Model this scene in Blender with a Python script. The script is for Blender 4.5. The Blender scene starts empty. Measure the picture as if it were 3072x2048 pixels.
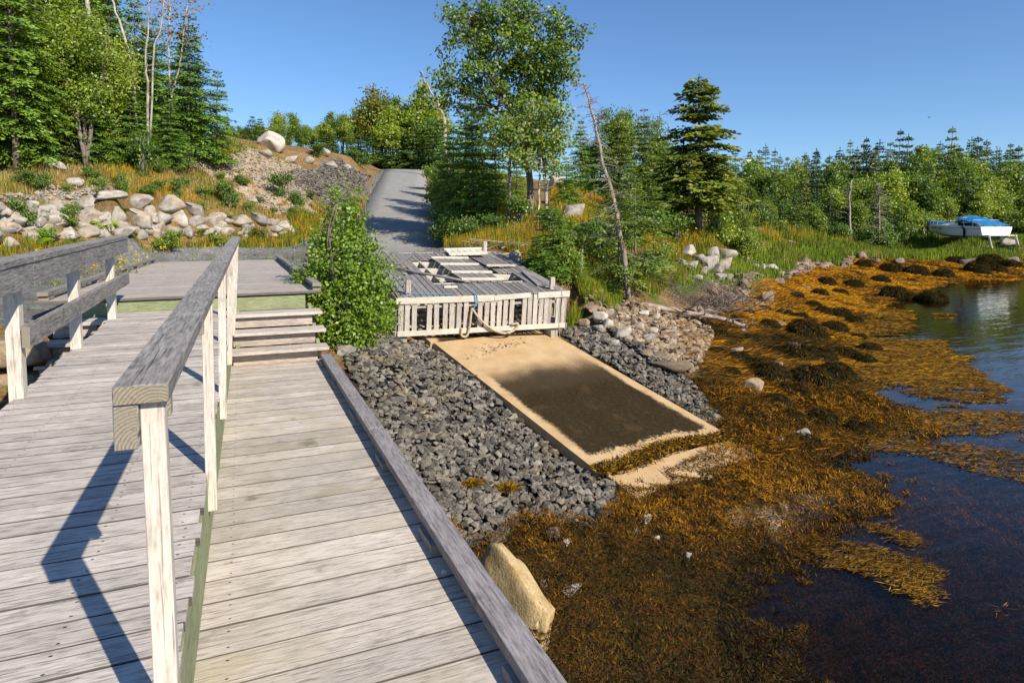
import bpy, bmesh, math, random
import numpy as np
from mathutils import Vector, Matrix, noise as mnoise

random.seed(7)
RNG = np.random.default_rng(7)
scene = bpy.context.scene
COL = scene.collection
R = math.radians

# ------------------------------------------------------------------ camera, sky, sun, exposure
YAW, PITCH, EYE_Z = R(23.0), R(3.0), 1.65
cam_d = bpy.data.cameras.new('camera')
cam = bpy.data.objects.new('camera', cam_d)
COL.objects.link(cam)
cam.location = (0, 0, EYE_Z)
cam.rotation_euler = (R(90) - PITCH, 0, -YAW)
cam_d.sensor_fit = 'HORIZONTAL'
cam_d.sensor_width = 36
cam_d.lens = 22.266
cam_d.shift_y = -0.0747
cam_d.clip_start = 0.05
cam_d.clip_end = 3000
scene.camera = cam

SUN_AZ, SUN_EL = R(159.0), R(35.5)          # azimuth clockwise from +Y
world = bpy.data.worlds.new('World')
scene.world = world
world.use_nodes = True
wn = world.node_tree.nodes
wn.clear()
sky = wn.new('ShaderNodeTexSky')
sky.sky_type = 'NISHITA'
sky.sun_disc = False
sky.sun_elevation = SUN_EL
sky.sun_rotation = SUN_AZ
sky.altitude = 0
sky.air_density = 1.0
sky.dust_density = 0.0
sky.ozone_density = 8.0
bg = wn.new('ShaderNodeBackground')
bg.inputs['Strength'].default_value = 0.10
wo = wn.new('ShaderNodeOutputWorld')
world.node_tree.links.new(sky.outputs[0], bg.inputs[0])
world.node_tree.links.new(bg.outputs[0], wo.inputs[0])

sun_d = bpy.data.lights.new('sun', 'SUN')
sun_d.energy = 4.4
sun_d.angle = R(0.5)
sun_d.color = (1.0, 0.92, 0.77)
sun = bpy.data.objects.new('sun', sun_d)
COL.objects.link(sun)
sdir = Vector((math.sin(SUN_AZ) * math.cos(SUN_EL), math.cos(SUN_AZ) * math.cos(SUN_EL), math.sin(SUN_EL)))
sun.rotation_euler = sdir.to_track_quat('Z', 'Y').to_euler()
sun.location = (10, -20, 30)

scene.view_settings.view_transform = 'Standard'
scene.view_settings.look = 'None'
scene.view_settings.exposure = 0.58
scene.view_settings.gamma = 1
scene.view_settings.use_curve_mapping = False
try:
    scene.cycles.max_bounces = 6
    scene.cycles.transparent_max_bounces = 12
    scene.cycles.caustics_refractive = False
    scene.cycles.caustics_reflective = False
except Exception:
    pass

# ------------------------------------------------------------------ surveying helpers: sight lines from the eye point to places
FPX, CX, HY = 1900.0, 1536.0, 695.0
CYO = HY + FPX * math.tan(PITCH)
FW = np.array([math.sin(YAW) * math.cos(PITCH), math.cos(YAW) * math.cos(PITCH), -math.sin(PITCH)])
RT = np.array([math.cos(YAW), -math.sin(YAW), 0.0])
UP = np.cross(RT, FW)
HF = np.array([math.sin(YAW), math.cos(YAW), 0.0])
EYE = np.array([0, 0, EYE_Z])


def ray(u, v):
    d = FW + RT * (u - CX) / FPX - UP * (v - CYO) / FPX
    return d / d.dot(HF)


def at_d(u, v, d):
    return EYE + ray(u, v) * d


def at_z(u, v, z):
    r = ray(u, v)
    return EYE + r * ((z - EYE_Z) / r[2])


WL = -1.90                                    # water level

# ------------------------------------------------------------------ terrain: radial basis surface through surveyed heights
CP = []


def cd(u, v, d):
    CP.append(at_d(u, v, d))


def cz(u, v, z):
    CP.append(at_z(u, v, z))


def cw(x, y, z):
    CP.append(np.array([x, y, z], float))


def wall_d(u):
    return 17.5 + u / 700.0 * 10.0


for u in (-120, 0, 140, 280, 420, 560, 700, 850):           # foot and top of the stone wall
    cd(u, 748 - 22 * u / 700, wall_d(u) - .35)
    cd(u, 612 + (u / 850) * 44, wall_d(u) + .9)
for a in [(50, 850, 8.5), (300, 860, 9.8)]:
    cz(a[0], a[1], .62)
for a in [(-1.5, 22, .72), (0, 23, .75), (1.5, 22.5, .72), (-3.5, 15, .6), (-3, 11, .58), (-5, 10, .6), (2.2, 15, .5), (2.4, 19, .62),
          (-1, 15, .35), (0, 11, .1), (.8, 17, .4), (1.6, 11.2, -.2), (2.2, 12.6, -.1), (2.3, 10.0, -.6), (-2.6, 8.9, .45), (-3.5, 8.7, .55), (-6, 8.5, .6),
          (-2.4, 7.4, -.5), (-4, 7, -.6), (-3, 4, -1.2), (-1, 6, -1.0), (-.5, 3, -1.6), (-4, 1, -2.2), (0, 0, -2.2), (-8, 2, -2.0), (-12, 8, .2), (-14, 14, 1.2)]:
    cw(*a)
# bank above the wall
for a in [(0, 520, 24), (150, 515, 24.5), (300, 560, 22.5), (0, 580, 20.5), (300, 480, 27), (450, 560, 26), (400, 425, 30), (520, 425, 31), (620, 425, 32.5), (560, 520, 29),
          (700, 425, 40), (700, 500, 34), (700, 580, 30.5), (810, 443, 45), (850, 500, 40), (850, 580, 33), (960, 458, 50), (1060, 472, 57), (960, 520, 45), (1000, 570, 42), (1000, 640, 36),
          (900, 640, 32), (900, 720, 29), (960, 690, 31), (0, 440, 36), (250, 420, 40), (500, 400, 45), (-300, 500, 24), (-300, 420, 40), (700, 430, 60), (900, 455, 75)]:
    cd(*a)
# road corridor
for a in [(1182, 745, 27.4), (1130, 745, 27), (1350, 742, 26.5), (1195, 620, 40), (1330, 640, 38), (1120, 600, 42), (1210, 540, 57), (1320, 545, 55), (1160, 540, 55), (1215, 512, 67), (1310, 510, 66),
          (1215, 490, 78), (1100, 470, 80), (1330, 480, 80), (1215, 470, 95)]:
    cd(*a)
# right of the road
for a in [(1400, 660, 31), (1450, 620, 36), (1600, 645, 26.5), (1540, 620, 27), (1600, 712, 21), (1480, 740, 19), (1400, 728, 23), (1700, 580, 33), (1750, 640, 28), (1660, 560, 38), (1900, 690, 27), (1820, 640, 30),
          (2000, 700, 30), (2095, 690, 30.5), (1760, 850, 16), (1700, 820, 16.5), (1900, 860, 18.5), (2030, 770, 26), (2200, 785, 31), (2250, 812, 31), (2100, 872, 23.5), (1990, 900, 20),
          (1500, 560, 45), (1800, 560, 50), (2100, 640, 50), (2300, 700, 50), (2400, 742, 52), (2500, 732, 66), (2990, 721, 62), (2900, 723, 62), (3080, 722, 61), (2800, 725, 70), (3072, 725, 69), (3400, 730, 66), (2600, 715, 82), (3000, 715, 84)]:
    cd(*a)
# shore of the cove and its floor
for a in [(2150, 885, -1.0), (2280, 838, -1.05), (2400, 800, -1.15), (2550, 774, -1.2), (2800, 778, -1.2), (3072, 788, -1.2), (3500, 800, -1.2), (2050, 965, -.95), (2110, 925, -.95),
          (2200, 1000, -1.3), (2300, 900, -1.25), (2350, 1050, -1.6), (2300, 1150, -1.6), (2450, 1000, -1.8), (2450, 900, -1.55), (2600, 830, -1.5), (2700, 850, -1.85), (2900, 840, -1.9),
          (2600, 950, -1.85), (2700, 1050, -2.1), (2900, 950, -2.1), (3072, 1100, -2.3), (2400, 1250, -1.8), (2600, 1250, -1.95), (2800, 1300, -2.04), (2250, 1330, -1.75), (2450, 1450, -1.93),
          (1900, 1600, -1.76), (2100, 1480, -1.75), (2250, 1600, -1.87), (2400, 1700, -1.98), (1800, 1900, -1.74), (2150, 1850, -1.90), (1650, 1750, -1.68), (2700, 1500, -2.06), (2600, 1950, -2.08), (3072, 1500, -2.25)]:
    cz(*a)
# slipway bed and the stone either side of it
for a in [(3.2, 13.5, -.35), (6.6, 13.4, -.35), (4.2, 15, .1), (4.5, 17.5, .7), (3.35, 12.1, -.72), (6.3, 12.2, -.70), (3.9, 9.7, -1.22), (6.75, 10.1, -1.2), (4.4, 7.3, -1.78), (7.3, 8.0, -1.76), (5.2, 10, -1.25), (5.8, 7.8, -1.78),
          (1.9, 8.4, -1.15), (1.3, 7.0, -1.25), (2.8, 9.5, -1.1), (1.4, 5.5, -1.5), (2.6, 7.2, -1.5), (3.2, 6, -1.68), (1.5, 4.2, -1.62), (1.5, 2.5, -1.75), (1.6, 0, -1.9), (3, 1, -2.0),
          (7.4, 12.6, -.45), (7.6, 11, -.9), (8.0, 9.6, -1.4), (8.3, 13, -.5), (9.0, 11.5, -1.1), (8.6, 14.5, -.2)]:
    cw(*a)
# beyond what the picture shows
for a in [(-40, 10, 4), (-45, 40, 10), (-40, 80, 12), (0, 120, 13), (40, 130, 11), (80, 130, 9), (120, 110, 8), (150, 60, 4), (100, 40, -3), (60, 10, -3.2), (30, -20, -3.2), (0, -25, -3), (-30, -20, -2),
          (70, 105, 5.5), (95, 80, 3.5), (48, 112, 8), (60, 160, 16), (100, 180, 18), (20, 180, 16), (-80, 150, 14), (200, 0, -4), (160, 150, 15), (300, 300, 20), (-300, 300, 25), (0, 500, 28), (-200, 0, 8), (200, -200, -5), (-200, -200, -4)]:
    cw(*a)
CP = np.array(CP)


def rbf_fit(p):
    n = len(p)
    r = np.sqrt(((p[:, None, :2] - p[None, :, :2]) ** 2).sum(-1) + .15)
    A = np.zeros((n + 3, n + 3))
    A[:n, :n] = r + np.eye(n) * -0.02
    A[:n, n] = 1
    A[:n, n + 1:] = p[:, :2]
    A[n, :n] = 1
    A[n + 1:, :n] = p[:, :2].T
    return np.linalg.solve(A, np.concatenate([p[:, 2], [0, 0, 0]]))


RW = rbf_fit(CP)


def rbf(x, y):
    x = np.asarray(x, float).ravel()
    y = np.asarray(y, float).ravel()
    out = np.empty(len(x))
    for i in range(0, len(x), 20000):
        xs, ys = x[i:i + 20000], y[i:i + 20000]
        r = np.sqrt((xs[:, None] - CP[None, :, 0]) ** 2 + (ys[:, None] - CP[None, :, 1]) ** 2 + .15)
        out[i:i + 20000] = r @ RW[:-3] + RW[-3] + xs * RW[-2] + ys * RW[-1]
    return out


# road centreline (x, y, z, half width)
def road_pt(u, v, d, hw):
    p = at_d(u, v, d)
    return (p[0], p[1], p[2], hw)


ROAD = np.array([road_pt(1182, 760, 24.5, 2.1), road_pt(1182, 745, 27.4, 2.1), road_pt(1192, 640, 37.5, 2.1), road_pt(1203, 565, 51, 2.1), road_pt(1213, 516, 65, 2.1), road_pt(1216, 509, 70, 2.15), road_pt(1200, 508, 84, 2.2)])


def road_at(x, y):
    """signed distance outside the road edge and road height beneath each point"""
    best = np.full(len(x), 1e9)
    zz = np.zeros(len(x))
    for a, b in zip(ROAD[:-1], ROAD[1:]):
        ab = b[:2] - a[:2]
        t = np.clip(((x - a[0]) * ab[0] + (y - a[1]) * ab[1]) / ab.dot(ab), 0, 1)
        d = np.hypot(x - a[0] - t * ab[0], y - a[1] - t * ab[1]) - (a[3] + t * (b[3] - a[3]))
        m = d < best
        best[m] = d[m]
        zz[m] = (a[2] + t * (b[2] - a[2]))[m]
    return best, zz


SLAB = np.array([[3.45, 12.1], [6.2, 12.15], [7.2, 8.1], [4.4, 7.4]])   # TL TR BR BL of the concrete slipway


def slab_z(x, y):
    return -.55 - (12.1 - y + .1 * (x - 3.4)) * .226


def smooth(e0, e1, x):
    t = np.clip((x - e0) / (e1 - e0), 0, 1)
    return t * t * (3 - 2 * t)


def vnoise(x, y, s, seed=0):
    """cheap value noise"""
    X, Y = np.asarray(x) * s + seed * 17.3, np.asarray(y) * s - seed * 9.1
    xi, yi = np.floor(X).astype(np.int64), np.floor(Y).astype(np.int64)
    fx, fy = X - xi, Y - yi
    fx, fy = fx * fx * (3 - 2 * fx), fy * fy * (3 - 2 * fy)

    def h(a, b):
        n = (a * 374761393 + b * 668265263 + seed * 69069) & 0x7fffffff
        n = ((n ^ (n >> 13)) * 1274126177) & 0x7fffffff
        return ((n ^ (n >> 16)) & 0xffff) / 65535.0
    return (h(xi, yi) * (1 - fx) + h(xi + 1, yi) * fx) * (1 - fy) + (h(xi, yi + 1) * (1 - fx) + h(xi + 1, yi + 1) * fx) * fy


def terrain(x, y):
    x = np.atleast_1d(np.asarray(x, float))
    y = np.atleast_1d(np.asarray(y, float))
    z = rbf(x, y)
    dd = np.hypot(x, y)
    amp = np.clip((dd - 14) / 20, 0, 1)
    z = z + amp * ((vnoise(x, y, .35, 1) - .5) * .35 + (vnoise(x, y, 1.1, 2) - .5) * .14)
    rd, rz = road_at(x, y)
    z = np.where(rd < 3, z * smooth(.2, 3.0, rd) + (rz - .05) * (1 - smooth(.2, 3.0, rd)), z)
    # landing and stairs stand clear of the ground
    m = (x > -2.6) & (x < 1.25) & (y > 9.2) & (y < 20.6)
    z = np.where(m, np.minimum(z, .48), z)
    m = (x > -2.1) & (x < 1.05) & (y < 9.6)
    z = np.where(m, np.minimum(z, -.35), z)
    # slipway
    m = (x > 2.8) & (x < 7.6) & (y > 6.5) & (y < 14)
    sd = slab_z(x, y) - .1
    z = np.where(m, np.minimum(z, np.maximum(sd, -1.86)), z)
    return z


def hit(u, v, dmin=3.0, dmax=220.0):
    r = ray(u, v)
    d = np.concatenate([np.arange(dmin, 40, .1), np.arange(40, dmax, .3)])
    p = EYE[None] + r[None] * d[:, None]
    g = terrain(p[:, 0], p[:, 1])
    k = np.argmax(p[:, 2] < g)
    if not (p[:, 2] < g).any():
        k = len(d) - 1
    q = p[k].copy()
    q[2] = g[k]
    return q


def depth(p):
    return float((np.asarray(p)[:2] * HF[:2]).sum())


def gz(x, y):
    return float(terrain([x], [y])[0])


def poly_px(pts):
    return np.array([hit(u, v)[:2] for u, v in pts])


def inside(poly, x, y):
    c = np.zeros(len(x), bool)
    n = len(poly)
    for i in range(n):
        x1, y1 = poly[i]
        x2, y2 = poly[(i + 1) % n]
        if y1 == y2:
            continue
        m = ((y1 > y) != (y2 > y)) & (x < (x2 - x1) * (y - y1) / (y2 - y1) + x1)
        c ^= m
    return c


# ------------------------------------------------------------------ object helpers
def tag(o, label=None, cat=None, group=None, kind=None):
    if label:
        o['label'] = label
    if cat:
        o['category'] = cat
    if group:
        o['group'] = group
    if kind:
        o['kind'] = kind
    return o


def thing(name, label, cat, loc=(0, 0, 0), rz=0, group=None):
    o = bpy.data.objects.new(name, None)
    o.empty_display_size = .2
    COL.objects.link(o)
    o.location = tuple(float(c) for c in loc)
    o.rotation_euler = (0, 0, rz)
    return tag(o, label, cat, group)


def link(name, me, mat=None, parent=None):
    o = bpy.data.objects.new(name, me)
    COL.objects.link(o)
    if mat is not None and len(me.materials) == 0:
        me.materials.append(mat)
    if parent is not None:
        o.parent = parent
    return o


def mesh_np(name, V, F, tint=None, col=None, smooth_=False):
    """V (n,3); F list of (m,k) index arrays"""
    me = bpy.data.meshes.new(name)
    V = np.asarray(V, np.float32)
    F = [np.asarray(f, np.int32) for f in F if len(f)]
    nl = sum(f.size for f in F)
    nf = sum(len(f) for f in F)
    me.vertices.add(len(V))
    me.vertices.foreach_set('co', V.ravel())
    me.loops.add(nl)
    me.loops.foreach_set('vertex_index', np.concatenate([f.ravel() for f in F]))
    me.polygons.add(nf)
    tot = np.concatenate([np.full(len(f), f.shape[1], np.int32) for f in F])
    st = np.concatenate([[0], np.cumsum(tot)[:-1]]).astype(np.int32)
    me.polygons.foreach_set('loop_start', st)
    me.polygons.foreach_set('loop_total', tot)
    me.polygons.foreach_set('use_smooth', np.full(nf, bool(smooth_)))
    if tint is not None:
        a = me.attributes.new('tint', 'FLOAT', 'FACE')
        a.data.foreach_set('value', np.asarray(tint, np.float32))
    if col is not None:
        a = me.attributes.new('col', 'FLOAT_COLOR', 'FACE' if len(col) == nf and len(col) != len(V) else 'POINT')
        c = np.concatenate([np.asarray(col, np.float32), np.ones((len(col), 1), np.float32)], 1)
        a.data.foreach_set('color', c.ravel())
    me.update(calc_edges=True)
    return me


class MB:
    """collects polygons, makes one mesh"""

    def __init__(s):
        s.v, s.q, s.t, s.n = [], [], [], 0

    def add(s, V, quads=None, tris=None):
        V = np.asarray(V, float)
        if quads is not None and len(quads):
            s.q.append(np.asarray(quads) + s.n)
        if tris is not None and len(tris):
            s.t.append(np.asarray(tris) + s.n)
        s.v.append(V)
        s.n += len(V)

    def box(s, c, d, M=None):
        c, d = np.array(c, float), np.array(d, float) / 2
        V = np.array([[sx, sy, sz] for sx in (-1, 1) for sy in (-1, 1) for sz in (-1, 1)], float) * d
        if M is not None:
            V = V @ np.array(M).T
        s.add(V + c, [[0, 1, 3, 2], [4, 6, 7, 5], [0, 4, 5, 1], [2, 3, 7, 6], [0, 2, 6, 4], [1, 5, 7, 3]])

    def tube(s, P, r, k=6, cap=True):
        P = np.asarray(P, float)
        r = np.broadcast_to(np.asarray(r, float), (len(P),))
        n = len(P)
        T = np.gradient(P, axis=0)
        T /= np.linalg.norm(T, axis=1, keepdims=True) + 1e-9
        ref = np.array([0, 0, 1.0]) if abs(T[0][2]) < .8 else np.array([1.0, 0, 0])
        A = np.cross(T, ref)
        A /= np.linalg.norm(A, axis=1, keepdims=True) + 1e-9
        B = np.cross(T, A)
        an = np.arange(k) / k * 2 * np.pi
        V = P[:, None] + (A[:, None] * np.cos(an)[None, :, None] + B[:, None] * np.sin(an)[None, :, None]) * r[:, None, None]
        V = V.reshape(-1, 3)
        i = np.arange(n - 1)[:, None] * k
        j = np.arange(k)[None]
        Q = np.stack([i + j, i + (j + 1) % k, i + k + (j + 1) % k, i + k + j], -1).reshape(-1, 4)
        tr = None
        if cap:
            V = np.concatenate([V, P[:1], P[-1:]])
            a, b = n * k, n * k + 1
            tr = [[a, (q + 1) % k, q] for q in range(k)] + [[b, (n - 1) * k + q, (n - 1) * k + (q + 1) % k] for q in range(k)]
        s.add(V, Q, tr)

    def mesh(s, name, smooth_=False):
        F = []
        if s.q:
            F.append(np.concatenate(s.q))
        if s.t:
            F.append(np.concatenate(s.t))
        return mesh_np(name, np.concatenate(s.v), F, smooth_=smooth_)


_beam_cache = {}


def beam_mesh(L, w, t, ch=.0022):
    """chamfered timber, long axis X, width Y, thickness Z, centred"""
    key = (round(L, 2), round(w, 3), round(t, 3))
    if key in _beam_cache:
        return _beam_cache[key]
    bm = bmesh.new()
    bmesh.ops.create_cube(bm, size=1)
    for v in bm.verts:
        v.co = Vector((v.co.x * L, v.co.y * w, v.co.z * t))
    bmesh.ops.bevel(bm, geom=list(bm.edges), offset=min(ch, t * .2), segments=1, affect='EDGES')
    me = bpy.data.meshes.new('timber')
    bm.to_mesh(me)
    bm.free()
    _beam_cache[key] = me
    return me


_mat_variants = {}


def beam(name, p0, p1, w, t, mat, parent=None, up=(0, 0, 1)):
    """timber from p0 to p1 (axis ends), width w across, thickness t along up"""
    p0, p1 = Vector([float(c) for c in p0]), Vector([float(c) for c in p1])
    X = (p1 - p0)
    L = X.length
    X.normalize()
    Z = Vector(up)
    Y = Z.cross(X).normalized()
    Z = X.cross(Y).normalized()
    me = beam_mesh(L, w, t)
    key = (me.name, mat.name)
    if key not in _mat_variants:
        m2 = me if len(me.materials) == 0 else me.copy()
        m2.materials.clear()
        m2.materials.append(mat)
        _mat_variants[key] = m2
    o = bpy.data.objects.new(name, _mat_variants[key])
    COL.objects.link(o)
    M = Matrix((X, Y, Z)).transposed().to_4x4()
    M.translation = (p0 + p1) / 2
    if parent is not None:
        o.parent = parent
        M = parent.matrix_basis.inverted() @ M
    o.matrix_basis = M
    return o


# ------------------------------------------------------------------ materials
def newmat(name):
    m = bpy.data.materials.new(name)
    m.use_nodes = True
    nt = m.node_tree
    b = nt.nodes['Principled BSDF']
    b.inputs['Roughness'].default_value = .85
    b.inputs['Specular IOR Level'].default_value = .25
    return m, nt, b


def N(nt, t, **kw):
    n = nt.nodes.new('ShaderNode' + t)
    for k, v in kw.items():
        setattr(n, k, v)
    return n


def ramp(nt, fac, stops):
    r = N(nt, 'ValToRGB')
    el = r.color_ramp.elements
    while len(el) < len(stops):
        el.new(.5)
    for e, (p, c) in zip(el, stops):
        e.position = p
        e.color = (*c, 1) if len(c) == 3 else c
    nt.links.new(fac, r.inputs[0])
    return r.outputs[0]


def mix(nt, fac, a, b, mode='MIX'):
    n = N(nt, 'Mix', data_type='RGBA', blend_type=mode)
    for sock, val in ((n.inputs[0], fac), (n.inputs[6], a), (n.inputs[7], b)):
        if hasattr(val, 'node'):
            nt.links.new(val, sock)
        elif isinstance(val, (int, float)):
            sock.default_value = val
        else:
            sock.default_value = (*val, 1)
    return n.outputs[2]


def math_(nt, op, a, b=None, c=None):
    n = N(nt, 'Math', operation=op)
    for i, val in enumerate((a, b, c)):
        if val is None:
            continue
        if hasattr(val, 'node'):
            nt.links.new(val, n.inputs[i])
        else:
            n.inputs[i].default_value = val
    return n.outputs[0]


def tex(nt, kind, vec, scale, detail=4, **kw):
    n = N(nt, 'Tex' + kind)
    n.inputs['Scale'].default_value = scale
    if 'Detail' in n.inputs:
        n.inputs['Detail'].default_value = detail
    for k, v in kw.items():
        n.inputs[k].default_value = v
    if vec is not None:
        nt.links.new(vec, n.inputs['Vector'])
    return n


def bump(nt, b, h, strength, dist=.02):
    n = N(nt, 'Bump')
    n.inputs['Strength'].default_value = strength
    n.inputs['Distance'].default_value = dist
    nt.links.new(h, n.inputs['Height'])
    nt.links.new(n.outputs[0], b.inputs['Normal'])


def wood(name, light, mid, dark, crack=.5, vary=.25, nails=None, stain=None, rough=.85, edge=0):
    m, nt, b = newmat(name)
    L = nt.links.new
    tc = N(nt, 'TexCoord')
    oi = N(nt, 'ObjectInfo')
    off = N(nt, 'Vector' + 'Math', operation='SCALE')
    comb = N(nt, 'CombineXYZ')
    L(oi.outputs['Random'], comb.inputs[0])
    L(oi.outputs['Random'], comb.inputs[1])
    L(oi.outputs['Random'], comb.inputs[2])
    L(comb.outputs[0], off.inputs[0])
    off.inputs['Scale'].default_value = 37.0
    add = N(nt, 'VectorMath', operation='ADD')
    L(tc.outputs['Object'], add.inputs[0])
    L(off.outputs[0], add.inputs[1])
    mp = N(nt, 'Mapping')
    mp.inputs['Scale'].default_value = (3.2, 24, 24)
    L(add.outputs[0], mp.inputs[0])
    warp = tex(nt, 'Noise', add.outputs[0], 3.0, 2)
    wadd = mix(nt, .06, mp.outputs[0], warp.outputs['Color'], 'ADD')
    g1 = tex(nt, 'Noise', wadd, 3.2, 8, Roughness=.68)
    mp2 = N(nt, 'Mapping')
    mp2.inputs['Scale'].default_value = (5.0, 75, 75)
    L(add.outputs[0], mp2.inputs[0])
    g2 = tex(nt, 'Noise', mp2.outputs[0], 2.0, 4)
    blot = tex(nt, 'Noise', add.outputs[0], 2.2, 5, Roughness=.6)
    c = ramp(nt, g1.outputs[0], [(.34, dark), (.46, mid), (.60, light)])
    c = mix(nt, .22, c, ramp(nt, g2.outputs[0], [(.35, dark), (.6, light)]))
    c = mix(nt, .45, c, mix(nt, 1.0, c, ramp(nt, blot.outputs[0], [(.3, (.55, .53, .52)), (.65, (1.15, 1.13, 1.1))]), 'MULTIPLY'))
    # knots
    mk = N(nt, 'Mapping')
    mk.inputs['Scale'].default_value = (1.0, 2.2, 2.2)
    L(add.outputs[0], mk.inputs[0])
    vo = tex(nt, 'Voronoi', mk.outputs[0], 1.9)
    kn = ramp(nt, vo.outputs['Distance'], [(.04, (1, 1, 1)), (.10, (0, 0, 0))])
    c = mix(nt, math_(nt, 'MULTIPLY', kn, .6), c, tuple(x * .45 for x in dark))
    # long dark checks in the grain
    mc = N(nt, 'Mapping')
    mc.inputs['Scale'].default_value = (1.1, 42, 42)
    L(add.outputs[0], mc.inputs[0])
    ck = tex(nt, 'Noise', mc.outputs[0], 2.6, 3)
    ckf = ramp(nt, ck.outputs[0], [(.62, (0, 0, 0)), (.67, (1, 1, 1))])
    c = mix(nt, math_(nt, 'MULTIPLY', ckf, crack), c, tuple(x * .3 for x in dark))
    if stain:
        st = tex(nt, 'Noise', add.outputs[0], 1.3, 3)
        c = mix(nt, ramp(nt, st.outputs[0], [(.55, (0, 0, 0)), (.72, (.55, .55, .55))]), c, stain)
    if nails:
        sx = N(nt, 'SeparateXYZ')
        L(tc.outputs['Object'], sx.inputs[0])
        near = None
        for ax, by in nails:
            dx = math_(nt, 'SUBTRACT', math_(nt, 'ABSOLUTE', sx.outputs[0]), ax)
            dy = math_(nt, 'SUBTRACT', math_(nt, 'ABSOLUTE', sx.outputs[1]), by)
            d = math_(nt, 'SQRT', math_(nt, 'ADD', math_(nt, 'MULTIPLY', math_(nt, 'MULTIPLY', dx, dx), .35), math_(nt, 'MULTIPLY', dy, dy)))
            near = d if near is None else math_(nt, 'MINIMUM', near, d)
        c = mix(nt, math_(nt, 'LESS_THAN', near, .0038), c, (.02, .014, .01))
    # sawn ends show their growth rings
    sn = N(nt, 'SeparateXYZ')
    L(tc.outputs['Normal'], sn.inputs[0])
    endm = math_(nt, 'GREATER_THAN', math_(nt, 'ABSOLUTE', sn.outputs[0]), .85)
    mw = N(nt, 'Mapping')
    mw.inputs['Scale'].default_value = (0, 1, 1)
    mw.inputs['Location'].default_value = (0, .03, .05)
    L(tc.outputs['Object'], mw.inputs[0])
    wv = N(nt, 'TexWave', wave_type='RINGS', rings_direction='X')
    wv.inputs['Scale'].default_value = 38
    wv.inputs['Distortion'].default_value = 3
    L(mw.outputs[0], wv.inputs['Vector'])
    c = mix(nt, endm, c, mix(nt, blot.outputs[0], ramp(nt, wv.outputs['Fac'], [(.2, (.20, .155, .085)), (.8, (.40, .33, .21))]), mid))
    if edge:
        c = mix(nt, math_(nt, 'MULTIPLY', math_(nt, 'GREATER_THAN', math_(nt, 'ABSOLUTE', sn.outputs[1]), .6), edge), c, tuple(x * .25 for x in dark))
    # dark weather spots
    sp = tex(nt, 'Noise', add.outputs[0], 6.5, 3, Roughness=.5)
    c = mix(nt, ramp(nt, sp.outputs[0], [(.66, (0, 0, 0)), (.76, (.6, .6, .6))]), c, tuple(x * .62 for x in dark))
    # board to board tone
    tone = math_(nt, 'MULTIPLY_ADD', oi.outputs['Random'], vary, 1 - vary * .5)
    c = mix(nt, 1.0, c, N_rgb(nt, tone), 'MULTIPLY')
    L(c, b.inputs['Base Color'])
    b.inputs['Roughness'].default_value = rough
    h = math_(nt, 'ADD', g1.outputs[0], math_(nt, 'MULTIPLY', ckf, -.8))
    bump(nt, b, h, .55, .006)
    return m


def N_rgb(nt, val):
    c = N(nt, 'CombineXYZ')
    for i in range(3):
        nt.links.new(val, c.inputs[i])
    return c.outputs[0]


def foliage(name, stops, trans=.35, hue=.0):
    m, nt, b = newmat(name)
    L = nt.links.new
    at = N(nt, 'Attribute', attribute_name='tint')
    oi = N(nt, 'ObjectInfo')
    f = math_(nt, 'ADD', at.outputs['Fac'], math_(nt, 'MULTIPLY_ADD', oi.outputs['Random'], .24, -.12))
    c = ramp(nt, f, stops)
    d = N(nt, 'BsdfDiffuse')
    t = N(nt, 'BsdfTranslucent')
    L(c, d.inputs[0])
    tc = mix(nt, 1.0, c, (1.25, 1.2, .55), 'MULTIPLY')
    L(tc, t.inputs[0])
    mx = N(nt, 'MixShader')
    mx.inputs[0].default_value = trans
    L(d.outputs[0], mx.inputs[1])
    L(t.outputs[0], mx.inputs[2])
    gl = N(nt, 'BsdfGlossy')
    gl.inputs['Roughness'].default_value = .45
    gl.inputs['Color'].default_value = (.9, .95, 1, 1)
    m2 = N(nt, 'MixShader')
    m2.inputs[0].default_value = .035
    L(mx.outputs[0], m2.inputs[1])
    L(gl.outputs[0], m2.inputs[2])
    L(m2.outputs[0], nt.nodes['Material Output'].inputs[0])
    return m


def colfol(name, trans=.3):
    """blades that carry their own colour in the 'col' attribute"""
    m, nt, b = newmat(name)
    L = nt.links.new
    at = N(nt, 'Attribute', attribute_name='col')
    d = N(nt, 'BsdfDiffuse')
    t = N(nt, 'BsdfTranslucent')
    L(at.outputs['Color'], d.inputs[0])
    L(at.outputs['Color'], t.inputs[0])
    mx = N(nt, 'MixShader')
    mx.inputs[0].default_value = trans
    L(d.outputs[0], mx.inputs[1])
    L(t.outputs[0], mx.inputs[2])
    L(mx.outputs[0], nt.nodes['Material Output'].inputs[0])
    return m


def plain(name, c, rough=.7, spec=.3, var=.15, scale=6, metal=0):
    m, nt, b = newmat(name)
    tc = N(nt, 'TexCoord')
    n = tex(nt, 'Noise', tc.outputs['Object'], scale, 5)
    col = ramp(nt, n.outputs[0], [(.3, tuple(x * (1 - var) for x in c)), (.7, tuple(min(1, x * (1 + var)) for x in c))])
    nt.links.new(col, b.inputs['Base Color'])
    b.inputs['Roughness'].default_value = rough
    b.inputs['Specular IOR Level'].default_value = spec
    b.inputs['Metallic'].default_value = metal
    return m


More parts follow.
